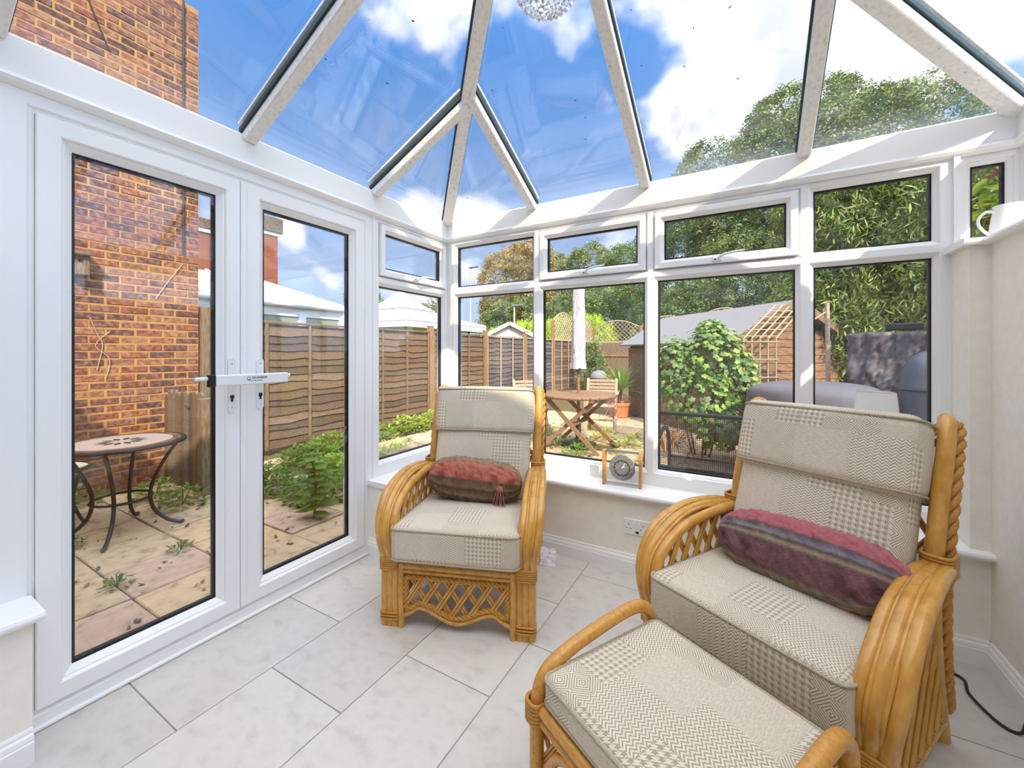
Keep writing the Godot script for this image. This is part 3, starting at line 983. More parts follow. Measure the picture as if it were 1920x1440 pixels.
# ---------------------------------------------------------------- cane furniture
func braid(p: Array, r: float, turns: float) -> Geo:        # three strands wound round each other
	var g := Geo.new()
	for s in 3:
		var q := []
		var n := p.size()
		var along := 0.0
		for i in n:
			var d: Vector3 = (p[mini(i + 1, n - 1)] - p[maxi(i - 1, 0)]).normalized()
			var x := d.cross(Vector3(0.3, 0.2, 1.0)).normalized()
			var y := d.cross(x)
			if i: along += p[i].distance_to(p[i - 1])
			var a := along * turns * TAU + s * TAU / 3.0
			q.append(p[i] + (x * cos(a) + y * sin(a)) * r * 0.55)
		g.tube(q, r * 0.55, 6)
	return g

func dense(p: Array, step := 0.008) -> Array:
	var o := []
	for i in p.size() - 1:
		var m := maxi(1, int(p[i].distance_to(p[i + 1]) / step))
		for k in m: o.append(p[i].lerp(p[i + 1], float(k) / m))
	o.append(p[p.size() - 1])
	return o

func lattice(parent: Node, outline: PackedVector2Array, put: Transform3D, step: float, lean: float, r: float, pairs := true) -> void:   # crossing cane strips inside an outline
	var lo := outline[0]
	var hi := outline[0]
	for p in outline:
		lo = lo.min(p)
		hi = hi.max(p)
	for sgn in [-1.0, 1.0]:
		var hh := hi.y - lo.y
		var a := lo.x - hh / lean
		while a < hi.x + hh / lean:
			var p0 := Vector2(a, lo.y)
			var p1 := Vector2(a + sgn * hh / lean, hi.y)
			for piece in Geometry2D.intersect_polyline_with_polygon(PackedVector2Array([p0, p1]), outline):
				if piece[0].distance_to(piece[piece.size() - 1]) < 0.02: continue
				var e0 := piece[0]
				var e1 := piece[piece.size() - 1]
				var d := (e1 - e0).normalized()
				var s := Vector2(-d.y, d.x)
				var g := Geo.new()
				g.t = put
				for k in ([-1.0, 1.0] if pairs else [0.0]):
					var pts := []
					for i in 7:
						var w: Vector2 = e0.lerp(e1, i / 6.0) + s * r * 0.95 * k
						pts.append(Vector3(w.x, w.y, sgn * r * (0.9 + 0.5 * sin(i * PI))))
					g.tube(pts, r, 6)
				part("cane_strip", g, M.rattan, parent)
			a += step

func piping_loop(hx: float, hz: float, y: float, rr: float) -> Array:   # rounded rectangle, closed
	var p := []
	for q in [[1, 1, 0.0], [-1, 1, PI / 2], [-1, -1, PI], [1, -1, PI * 1.5]]:
		for i in 5:
			var a: float = q[2] + PI / 2 * i / 4.0
			p.append(Vector3(q[0] * (hx - rr) + cos(a) * rr, y, q[1] * (hz - rr) + sin(a) * rr))
	p.append(p[0])
	return p

func cushion(called: String, parent: Node, size: Vector3, r: float, puff: Vector3, put: Transform3D, uvo := Vector2.ZERO) -> MeshInstance3D:
	var g := Geo.new().rbox(Vector3.ZERO, size, r, puff, 8)
	for i in g.uv.size(): g.uv[i] += uvo
	var o := part(called, g, M.fabric, parent, put)
	for s in [-1.0, 1.0]:
		var pg := Geo.new()
		var lp := piping_loop(size.x / 2, size.z / 2, s * (size.y / 2 - r * 0.45), r * 1.05)
		for i in lp.size():
			var f := Vector2(lp[i].x / size.x * 2, lp[i].z / size.z * 2)
			lp[i].x += puff.x * f.x * 0.25 * maxf(0.0, 1.0 - f.y * f.y)
			lp[i].z += puff.z * f.y * 0.25 * maxf(0.0, 1.0 - f.x * f.x)
		pg.tube(lp, 0.0045, 6, false)
		part("piping", pg, M.piping, o)
	return o

func binding(parent: Node, a: Vector3, b: Vector3, hx: float, hz: float) -> void:   # cane wound tightly round a bundle
	var g := Geo.new()
	var m := maxi(2, int(a.distance_to(b) / 0.009))
	for i in m + 1:
		var c := a.lerp(b, float(i) / m)
		var lp := piping_loop(hx, hz, 0.0, minf(hx, hz) * 0.7)
		for k in lp.size(): lp[k] += c
		g.tube(lp, 0.0055, 6, false)
	part("binding", g, M.rattan_dark, parent)

func armchair(label: String, at: Vector3, turn: float, lean := 0.0) -> Node3D:
	var o := thing("cane_armchair", label, "armchair", at, turn, "cane conservatory armchairs")
	for s in [-1.0, 1.0]:
		# arm: three thick and two thin canes that rise as the front leg and bow over to the back post
		var side := Node3D.new()
		side.name = "arm"
		o.add_child(side, true)
		for k in 5:
			var f := (k - 2) / 2.0                                   # -1 .. 1 across the bundle
			var thick := k % 2 == 0
			var sp := func(w: float) -> float: return s * (0.306 + f * w)
			var lift := 0.012 * f
			var bow := 0.008 * (1.0 - f * f) + (0.0 if thick else 0.011)
			var p := [Vector3(sp.call(0.025), 0.0, 0.305), Vector3(sp.call(0.025), 0.16, 0.305), Vector3(sp.call(0.026), 0.28, 0.305),
				Vector3(s * 0.012 + sp.call(0.031), 0.39, 0.32 + bow), Vector3(s * 0.02 + sp.call(0.034), 0.47, 0.302 + bow), Vector3(s * 0.022 + sp.call(0.035), 0.542 + lift, 0.24 + bow),
				Vector3(s * 0.018 + sp.call(0.035), 0.584 + lift + bow, 0.14), Vector3(s * 0.012 + sp.call(0.033), 0.6 + lift + bow, 0.02), Vector3(s * 0.004 + sp.call(0.029), 0.598 + lift * 0.5, -0.1), Vector3(sp.call(0.02), 0.582, -0.2)]
			part("cane", Geo.new().tube(smooth_path(p, 5), 0.0188 if thick else 0.0065, 12 if thick else 6), M.rattan, side)
		binding(o, Vector3(s * 0.306, 0.255, 0.305), Vector3(s * 0.306, 0.30, 0.305), 0.043, 0.022)
		binding(o, Vector3(s * 0.306, 0.035, 0.305), Vector3(s * 0.306, 0.062, 0.305), 0.041, 0.021)
		# back post, running down as the rear leg
		var post := [Vector3(s * 0.285, 0.0, -0.33), Vector3(s * 0.287, 0.25, -0.25), Vector3(s * 0.292, 0.45, -0.2), Vector3(s * 0.296, 0.62, -0.21), Vector3(s * 0.298, 0.78, -0.255), Vector3(s * 0.300, 0.92, -0.305), Vector3(s * 0.296, 0.985, -0.338), Vector3(s * 0.288, 1.0, -0.375), Vector3(s * 0.285, 0.985, -0.405)]
		part("back_post", Geo.new().tube(smooth_path(post, 5), 0.0225, 12), M.rattan, o)
		var bp := [Vector3(s * 0.305, 0.985, -0.40), Vector3(s * 0.312, 0.93, -0.36), Vector3(s * 0.315, 0.80, -0.30), Vector3(s * 0.312, 0.66, -0.262), Vector3(s * 0.305, 0.5, -0.25), Vector3(s * 0.3, 0.3, -0.28), Vector3(s * 0.295, 0.1, -0.335)]
		part("braided_edge", braid(dense(smooth_path(bp, 4)), 0.021, 8.0), M.rattan_dark, o)
		binding(o, Vector3(s * 0.303, 0.56, -0.225), Vector3(s * 0.303, 0.62, -0.22), 0.034, 0.045)
		# woven side under the arm
		var out := PackedVector2Array([Vector2(0.285, 0.09), Vector2(0.30, 0.28), Vector2(0.305, 0.39), Vector2(0.28, 0.48), Vector2(0.22, 0.538), Vector2(0.12, 0.57), Vector2(0.0, 0.578), Vector2(-0.12, 0.57), Vector2(-0.21, 0.555), Vector2(-0.215, 0.45), Vector2(-0.25, 0.25), Vector2(-0.30, 0.09)])
		lattice(o, out, Transform3D(Basis(Vector3(0, 0, 1), Vector3(0, 1, 0), Vector3(-1, 0, 0)), Vector3(s * 0.292, 0, 0)), 0.072, 1.8, 0.0062)
		var rim := []
		for q in out: rim.append(Vector3(s * 0.292, q.y, q.x))
		rim.append(rim[0])
		part("braided_edge", braid(dense(rim), 0.011, 18.0), M.rattan_dark, o)
		part("side_rail", Geo.new().tube([Vector3(s * 0.292, 0.075, 0.295), Vector3(s * 0.292, 0.075, -0.31)], 0.014, 8), M.rattan, o)
		part("seat_rail", Geo.new().tube([Vector3(s * 0.28, 0.28, 0.295), Vector3(s * 0.28, 0.28, -0.24)], 0.016, 8), M.rattan, o)
		part("front_leg", Geo.new().tube([Vector3(s * 0.252, 0.0, 0.312), Vector3(s * 0.252, 0.285, 0.312)], 0.0155, 10), M.rattan, o)
	# front apron
	part("front_rail", Geo.new().tube([Vector3(-0.255, 0.272, 0.314), Vector3(0.255, 0.272, 0.314)], 0.014, 8), M.rattan, o)
	part("front_rail", Geo.new().tube([Vector3(-0.255, 0.249, 0.314), Vector3(0.255, 0.249, 0.314)], 0.01, 8), M.rattan, o)
	var ap := PackedVector2Array([Vector2(-0.228, 0.225), Vector2(0.228, 0.225)])
	var low := []
	for i in 25:
		var x := 0.228 - 0.456 * i / 24.0
		var yy := 0.082 + 0.028 * cos(x / 0.228 * PI * 1.5 + PI) * -1.0 * (0.55 if absf(x) > 0.15 else 1.0)
		yy = 0.088 - 0.026 * cos(x / 0.17 * PI) if absf(x) < 0.17 else 0.114 - 0.03 * sin((absf(x) - 0.17) / 0.058 * PI / 2)
		ap.append(Vector2(x, yy))
		low.append(Vector3(x, yy, 0.314))
	lattice(o, ap, Transform3D(Basis(), Vector3(0, 0, 0.31)), 0.078, 1.5, 0.0065)
	var rim2 := [Vector3(-0.228, 0.225, 0.314), Vector3(0.228, 0.225, 0.314)] + low
	rim2.append(rim2[0])
	part("braided_edge", braid(dense(rim2), 0.012, 16.0), M.rattan_dark, o)
	var edge := []
	for q in low: edge.append(q + Vector3(0, -0.022, 0))
	part("scalloped_rail", Geo.new().tube(smooth_path([Vector3(0.25, 0.05, 0.314)] + edge.slice(1, 24, 2) + [Vector3(-0.25, 0.05, 0.314)], 4), 0.0105, 8), M.rattan, o)
	part("rear_rail", Geo.new().tube([Vector3(-0.285, 0.27, -0.245), Vector3(0.285, 0.27, -0.245)], 0.014, 8), M.rattan, o)
	part("top_rail", Geo.new().tube(smooth_path([Vector3(-0.29, 0.93, -0.335), Vector3(0.0, 0.935, -0.40), Vector3(0.29, 0.93, -0.335)], 8), 0.016, 8), M.rattan, o)
	lattice(o, PackedVector2Array([Vector2(-0.28, 0.0), Vector2(0.28, 0.0), Vector2(0.28, 0.72), Vector2(-0.28, 0.72)]), Transform3D(Basis(Vector3(1, 0, 0), Vector3(0, 0.97, -0.22), Vector3(0, 0.22, 0.97)), Vector3(0, 0.28, -0.255)), 0.11, 1.6, 0.005)
	# cushions
	cushion("seat_cushion", o, Vector3(0.57, 0.162, 0.585), 0.034, Vector3(0.0, 0.012, 0.008), Transform3D(Basis(Vector3(1, 0, 0), deg_to_rad(-1.5)), Vector3(0, 0.377, 0.075)), Vector2(0.1, 0.05))
	var bt := Basis(Vector3(1, 0, 0), deg_to_rad(-17.0 - lean))
	cushion("back_cushion", o, Vector3(0.52, 0.40, 0.12), 0.035, Vector3(0.0, 0.0, 0.025), Transform3D(bt, Vector3(0, 0.62, -0.172)), Vector2(0.32, 0.2))
	cushion("head_cushion", o, Vector3(0.548, 0.265, 0.15), 0.045, Vector3(0.006, 0.004, 0.028), Transform3D(Basis(Vector3(1, 0, 0), deg_to_rad(-13.0 - lean)), Vector3(0, 0.885, -0.245)), Vector2(0.05, 0.42))
	return o

func throw_pillow(label: String, parent_at: Transform3D, size: Vector3, m: Material, fringe: bool, sd: int) -> void:   # pillow wrapped in a scarf, knotted
	var o := thing("scarf_wrapped_pillow", label, "pillow", Vector3.ZERO, 0.0, "scarf wrapped pillows on the armchairs")
	o.transform = parent_at
	var nz := FastNoiseLite.new()
	nz.seed = sd
	nz.frequency = 3.2
	nz.fractal_octaves = 3
	var body := func(u: float, w: float) -> Vector3:
		var x := (u - 0.5) * 2.0
		var a := w * TAU + 0.4
		var e := pow(maxf(0.0, 1.0 - pow(absf(x), 3.2)), 0.42)
		var c := Vector3(x * size.x * 0.5, cos(a), sin(a))
		var rr := e * (1.0 + 0.10 * nz.get_noise_3d(c.x * 9.0, c.y * 0.9, c.z * 0.9) + 0.035 * sin(c.x * 70.0 + 3.0 * c.y + nz.get_noise_2d(c.y * 2.0, c.z * 2.0) * 6.0) * smoothstep(0.1, 0.7, absf(x)))
		return Vector3(c.x, signf(c.y) * pow(absf(c.y), 0.85) * size.y * 0.5 * rr, signf(c.z) * pow(absf(c.z), 0.85) * size.z * 0.5 * rr)
	part("scarf", Geo.new().grid(60, 48, body), m, o)
	if fringe:
		var kx := size.x * 0.30
		var g := Geo.new()
		g.lathe([Vector2(0.002, -0.018), Vector2(0.013, -0.012), Vector2(0.017, 0.0), Vector2(0.012, 0.012), Vector2(0.002, 0.017)], 12, Vector3(kx, -0.005, size.z * 0.5))
		part("knot", g, m, o)
		for k in 9:
			var gg := Geo.new()
			var x0 := kx - 0.014 + 0.0035 * k
			gg.tube(smooth_path([Vector3(x0, -0.01, size.z * 0.5 + 0.008), Vector3(x0 + 0.002 * (k - 4), -0.045, size.z * 0.5 + 0.008), Vector3(x0 + 0.004 * (k - 4), -0.082, size.z * 0.5 + 0.004 * (k % 3))], 4), 0.0024, 5)
			part("tassel", gg, [M.throw_wine, M.black, M.throw_rust][k % 3], o)

func footstool(at: Vector3, turn: float) -> void:
	var o := thing("cane_footstool", "low cane footstool with patterned cushion and bent hoop handles before the large armchair", "footstool", at, turn)
	var w := 0.25
	for s in [-1.0, 1.0]:
		var hoop := [Vector3(s * w, 0.0, 0.215), Vector3(s * w, 0.24, 0.215), Vector3(s * w, 0.34, 0.212), Vector3(s * w, 0.395, 0.185), Vector3(s * w, 0.425, 0.11), Vector3(s * w, 0.444, 0.0), Vector3(s * w, 0.455, -0.10), Vector3(s * w, 0.45, -0.165), Vector3(s * w, 0.42, -0.205), Vector3(s * w, 0.36, -0.218), Vector3(s * w, 0.2, -0.215), Vector3(s * w, 0.0, -0.21)]
		part("hoop_handle", Geo.new().tube(smooth_path(hoop, 6), 0.0185, 12), M.rattan_pale, o)
		part("side_rail", Geo.new().tube([Vector3(s * w, 0.315, 0.21), Vector3(s * w, 0.315, -0.21)], 0.016, 8), M.rattan_pale, o)
		part("side_rail", Geo.new().tube([Vector3(s * w, 0.06, 0.21), Vector3(s * w, 0.06, -0.21)], 0.013, 8), M.rattan_pale, o)
		for z in [-0.215, 0.215]:
			binding(o, Vector3(s * w, 0.292, z), Vector3(s * w, 0.338, z), 0.023, 0.023)
	for z in [-0.215, 0.215]:
		part("cross_rail", Geo.new().tube([Vector3(-w, 0.325, z), Vector3(w, 0.325, z)], 0.015, 8), M.rattan_pale, o)
		part("cross_rail", Geo.new().tube([Vector3(-w, 0.298, z), Vector3(w, 0.298, z)], 0.012, 8), M.rattan_pale, o)
		for k in [-1.0, 1.0]:
			var arch := []
			for i in 17:
				var a := PI * i / 16.0
				arch.append(Vector3(k * 0.118 + cos(a) * 0.112, 0.04 + sin(a) * 0.24, z))
			part("arched_stay", Geo.new().tube(arch, 0.0125, 8), M.rattan_pale, o)
			arch = []
			for i in 17:
				var a := PI * i / 16.0
				arch.append(Vector3(k * 0.118 + cos(a) * 0.075, 0.04 + sin(a) * 0.19, z))
			part("arched_stay", Geo.new().tube(arch, 0.009, 8), M.rattan_pale, o)
	lattice(o, PackedVector2Array([Vector2(-0.24, 0.06), Vector2(0.24, 0.06), Vector2(0.24, 0.29), Vector2(-0.24, 0.29)]), Transform3D(Basis(), Vector3(0, 0, 0.2)), 0.07, 1.5, 0.0045)
	var c := cushion("cushion", o, Vector3(0.462, 0.075, 0.425), 0.022, Vector3(0, 0.012, 0.006), Transform3D(Basis(), Vector3(0, 0.377, 0)), Vector2(0.2, 0.27))
	c.set_meta("label", "thin patterned seat pad")

func furniture() -> void:
	var c1 := Vector3(-1.20, 0, -1.71)
	var r1 := deg_to_rad(20.2)
	armchair("smaller cane armchair in the glazed corner by the doors, rust scarf pillow on it", c1, r1)
	var c2 := Vector3(0.13, 0, -1.64)
	var r2 := deg_to_rad(-28.5)
	armchair("large cane armchair in the right foreground with a footstool before it", c2, r2, 3.0)
	var b1 := Basis(Vector3.UP, r1)
	var b2 := Basis(Vector3.UP, r2)
	throw_pillow("rust and brown striped scarf pillow with tassels on the corner armchair", Transform3D(b1 * Basis(Vector3(0, 0, 1), deg_to_rad(-4.0)), c1 + b1 * Vector3(0.0, 0.565, -0.01)), Vector3(0.49, 0.215, 0.165), M.throw_rust, true, 1)
	throw_pillow("wine red and dark striped scarf pillow on the armchair with the footstool", Transform3D(b2 * Basis(Vector3(0, 0, 1), deg_to_rad(2.0)) * Basis(Vector3(1, 0, 0), deg_to_rad(-30.0)), c2 + b2 * Vector3(0.03, 0.55, -0.01)), Vector3(0.56, 0.22, 0.15), M.throw_wine, false, 2)
	footstool(c2 + b2 * Vector3(0.07, 0, 0.69), r2)

# ---------------------------------------------------------------- small things indoors
func small_things() -> void:
	# clock on the back cill
	var o := thing("mantel_clock", "glass and oak framed clock with a round grey dial on the back window cill", "clock", Vector3(-0.62, CILL, -2.37), deg_to_rad(4.0))
	for s in [-1.0, 1.0]: part("oak_side", Geo.new().cbox(Vector3(s * 0.103, 0.1, 0), Vector3(0.016, 0.2, 0.05), 0.002), M.rattan_pale, o)
	part("glass_plate", Geo.new().box(Vector3(0, 0.1, 0), Vector3(0.19, 0.19, 0.006)), M.clear, o)
	part("top_bar", Geo.new().box(Vector3(0, 0.196, 0), Vector3(0.19, 0.008, 0.03)), M.steel, o)
	part("bottom_bar", Geo.new().box(Vector3(0, 0.006, 0), Vector3(0.19, 0.012, 0.03)), M.steel, o)
	var turn := Basis(Vector3(1, 0, 0), PI / 2)
	var dial := part("dial", Geo.new().lathe([Vector2(0.072, -0.006), Vector2(0.074, 0.0), Vector2(0.072, 0.006), Vector2(0.0, 0.006)], 36, Vector3.ZERO, false), M.dial, o, Transform3D(turn, Vector3(0, 0.105, 0.006)))
	var g := Geo.new()
	for i in 37: g.v.size()
	var arc := []
	for i in 25: arc.append(Vector3(cos(TAU * i / 24.0) * 0.044, 0.0075, sin(TAU * i / 24.0) * 0.044))
	part("chapter_ring", Geo.new().tube(arc, 0.0018, 6, false), M.black, dial)
	for i in 12:
		var a := TAU * i / 12.0
		part("hour_mark", Geo.new().beam(Vector3(cos(a) * 0.033, 0.0075, sin(a) * 0.033), Vector3(cos(a) * 0.04, 0.0075, sin(a) * 0.04), 0.002, 0.001), M.black, dial)
	part("hand", Geo.new().beam(Vector3(0, 0.009, 0), Vector3(0.02, 0.009, -0.03), 0.003, 0.001), M.white_metal, dial)
	part("hand", Geo.new().beam(Vector3(0, 0.01, 0), Vector3(0.02, 0.01, -0.012), 0.003, 0.001), M.white_metal, dial)
	# double socket
	o = thing("wall_socket", "white double power socket on the wall below the back cill", "socket", Vector3(-0.515, 0.255, WZ))
	part("plate", Geo.new().cbox(Vector3(0, 0, 0.004), Vector3(0.146, 0.086, 0.009), 0.003), M.gloss, o)
	for s in [-1.0, 1.0]:
		for q in [[0, 0.012, 0.004, 0.009], [-0.011, -0.010, 0.007, 0.004], [0.011, -0.010, 0.007, 0.004]]:
			part("pin_hole", Geo.new().box(Vector3(s * 0.038 + q[0] - 0.008, q[1], 0.0085), Vector3(q[2], q[3], 0.001)), M.black, o)
		part("rocker_switch", Geo.new().cbox(Vector3(s * 0.012, 0.026, 0.010), Vector3(0.012, 0.02, 0.006), 0.002), M.gloss, o)
	part("usb_port", Geo.new().box(Vector3(0, -0.027, 0.0088), Vector3(0.016, 0.012, 0.0012)), M.black, o)
	# jug on the high cill
	o = thing("white_jug", "white enamel jug with a looped handle on the high cill at the right", "jug", Vector3(0.888, HIGH + 0.001, -2.335))
	o.scale = Vector3.ONE * 0.86
	part("body", Geo.new().lathe([Vector2(0.0, 0.0), Vector2(0.062, 0.0), Vector2(0.064, 0.006), Vector2(0.052, 0.1), Vector2(0.046, 0.13), Vector2(0.05, 0.145), Vector2(0.046, 0.143), Vector2(0.042, 0.128), Vector2(0.0, 0.02)], 28), M.gloss, o)
	part("handle", Geo.new().tube(smooth_path([Vector3(-0.045, 0.118, 0.01), Vector3(-0.075, 0.122, 0.015), Vector3(-0.1, 0.095, 0.02), Vector3(-0.1, 0.06, 0.02), Vector3(-0.07, 0.022, 0.012), Vector3(-0.056, 0.02, 0.01)], 5), 0.006, 8), M.gloss, o)
	# lamp behind the large armchair: only the rim of its shade shows
	o = thing("table_lamp", "white table lamp on the cill, its shade rim showing above the large armchair", "lamp", Vector3(0.50, CILL, -2.36))
	part("base", Geo.new().lathe([Vector2(0.0, 0.0), Vector2(0.06, 0.0), Vector2(0.06, 0.015), Vector2(0.03, 0.05), Vector2(0.012, 0.1), Vector2(0.012, 0.42), Vector2(0.0, 0.42)], 20), M.gloss, o)
	part("shade", Geo.new().lathe([Vector2(0.085, 0.42), Vector2(0.068, 0.598), Vector2(0.064, 0.6), Vector2(0.081, 0.422)], 28), M.gloss, o)
	# saucer
	o = thing("white_saucer", "small white saucer in the corner of the cill behind the smaller armchair", "saucer", Vector3(-1.90, CILL, -2.2))
	part("dish", Geo.new().lathe([Vector2(0.0, 0.003), Vector2(0.035, 0.002), Vector2(0.065, 0.014), Vector2(0.067, 0.017), Vector2(0.06, 0.015), Vector2(0.03, 0.007), Vector2(0.0, 0.006)], 28), M.gloss, o)
	part("candle", Geo.new().lathe([Vector2(0.022, 0.006), Vector2(0.022, 0.05), Vector2(0.019, 0.053), Vector2(0.0, 0.05)], 20), M.paper, o)
	# paper
	var crumple := FastNoiseLite.new()
	crumple.frequency = 1.3
	var pg := Geo.new().grid(14, 14, func(u: float, w: float) -> Vector3: return Vector3((u - 0.5) * 0.16, 0.075 * w + 0.008 * crumple.get_noise_2d(u * 1.5, w * 1.5) + 0.004, (0.5 - w) * 0.06 + 0.012 * crumple.get_noise_2d(u + 3.0, w)))
	o = part("crumpled_paper", pg, M.paper, self, Transform3D(Basis(Vector3.UP, 0.3), Vector3(-1.02, 0.0, -2.13)))
	tag(o, "crumpled white paper on the floor behind the smaller armchair", "paper")
	# cable by the right wall
	g = Geo.new().tube(smooth_path([Vector3(0.62, 0.006, -2.19), Vector3(0.70, 0.006, -2.15), Vector3(0.69, 0.006, -2.06), Vector3(0.72, 0.006, -1.95), Vector3(0.76, 0.006, -1.93), Vector3(0.795, 0.02, -1.98), Vector3(0.80, 0.12, -1.9)], 6), 0.0045, 8)
	tag(part("lamp_cable", g, M.iron, self), "dark cable looping over the tiles by the right wall", "cable")
	# crystal pendant under the ridge
	o = thing("crystal_pendant_lamp", "round crystal bead pendant lamp hanging from the roof ridge", "pendant lamp", Vector3(-0.507, 2.325, -1.09))
	part("hanging_rod", Geo.new().rod(Vector3(0, 0.1, 0), Vector3(0, 0.56, 0), 0.004, 6), M.steel, o)
	part("top_plate", Geo.new().lathe([Vector2(0.0, 0.085), Vector2(0.05, 0.085), Vector2(0.05, 0.095), Vector2(0.0, 0.1)], 20), M.steel, o)
	var bead := Geo.new()
	var oct := [Vector3(1, 0, 0), Vector3(0, 0, 1), Vector3(-1, 0, 0), Vector3(0, 0, -1)]
	for i in 4:
		bead.poly([oct[i], oct[(i + 1) % 4], Vector3(0, 1.3, 0)], oct[i] + oct[(i + 1) % 4] + Vector3.UP)
		bead.poly([oct[i], oct[(i + 1) % 4], Vector3(0, -1.3, 0)], oct[i] + oct[(i + 1) % 4] - Vector3.UP)
	var where := []
	for i in 420:
		var y := 1.0 - 2.0 * (i + 0.5) / 420.0
		var a := i * 2.39996
		var d := Vector3(sqrt(1.0 - y * y) * cos(a), y, sqrt(1.0 - y * y) * sin(a))
		where.append(Transform3D(Basis.from_euler(Vector3(a, a * 1.7, 0)).scaled(Vector3.ONE * 0.0062), d * 0.1))
	var cr := mat(Color(0.9, 0.92, 0.95), 0.08, 0.75)
	copies("crystal_beads", bead.mesh(), cr, where, [], o)
	part("bulb", Geo.new().lathe([Vector2(0.0, -0.032), Vector2(0.018, -0.026), Vector2(0.028, -0.008), Vector2(0.026, 0.008), Vector2(0.015, 0.028), Vector2(0.012, 0.05), Vector2(0.0, 0.05)], 16), M.white_plastic, o)


# ---------------------------------------------------------------- outside: paving, brick flank, fences
func leaf_blades(g: Geo, at: Vector3, dir: Vector3, length: float, wide: float, droop: float, segs := 3) -> void:   # one bent leaf, both faces drawn
	var side := dir.cross(Vector3.UP)
	if side.length() < 0.05: side = Vector3(1, 0, 0)
	side = side.normalized()
	var k := g.v.size()
	for i in segs + 1:
		var f := float(i) / segs
		var p := at + dir * length * f + Vector3(0, -droop * f * f * length, 0)
		var w := wide * sin(PI * clampf(0.12 + 0.88 * f, 0.0, 1.0)) * (1.0 if i < segs else 0.05)
		var nn := (side.cross(dir)).normalized()
		for s in [-1.0, 1.0]:
			g.v.append(g.t * (p + side * w * s * 0.5 + nn * -0.15 * w * absf(s)))
			g.n.append((g.t.basis * nn).normalized())
			g.uv.append(Vector2(s, f))
	for i in segs:
		var a := k + i * 2
		g.ix.append_array(PackedInt32Array([a, a + 3, a + 1, a, a + 2, a + 3]))

func weed_mesh(n: int, r: float, h: float, lf: float) -> ArrayMesh:
	var g := Geo.new()
	for i in n:
		var a := rnd(0, TAU)
		var q := sqrt(rng.randf()) * r
		var y := h * rng.randf() * (1.0 - 0.5 * q / r)
		leaf_blades(g, Vector3(cos(a) * q, y, sin(a) * q), Vector3(cos(a + rnd(-1.2, 1.2)), rnd(-0.1, 0.9), sin(a + rnd(-1.2, 1.2))).normalized(), lf * rnd(0.6, 1.3), lf * rnd(0.3, 0.55), rnd(0.1, 0.5), 2)
	for i in 5:
		var a := rnd(0, TAU)
		g.tube([Vector3(0, 0, 0), Vector3(cos(a) * r * 0.4, h * 0.8, sin(a) * r * 0.4)], 0.004, 4, false)
	return g.mesh()

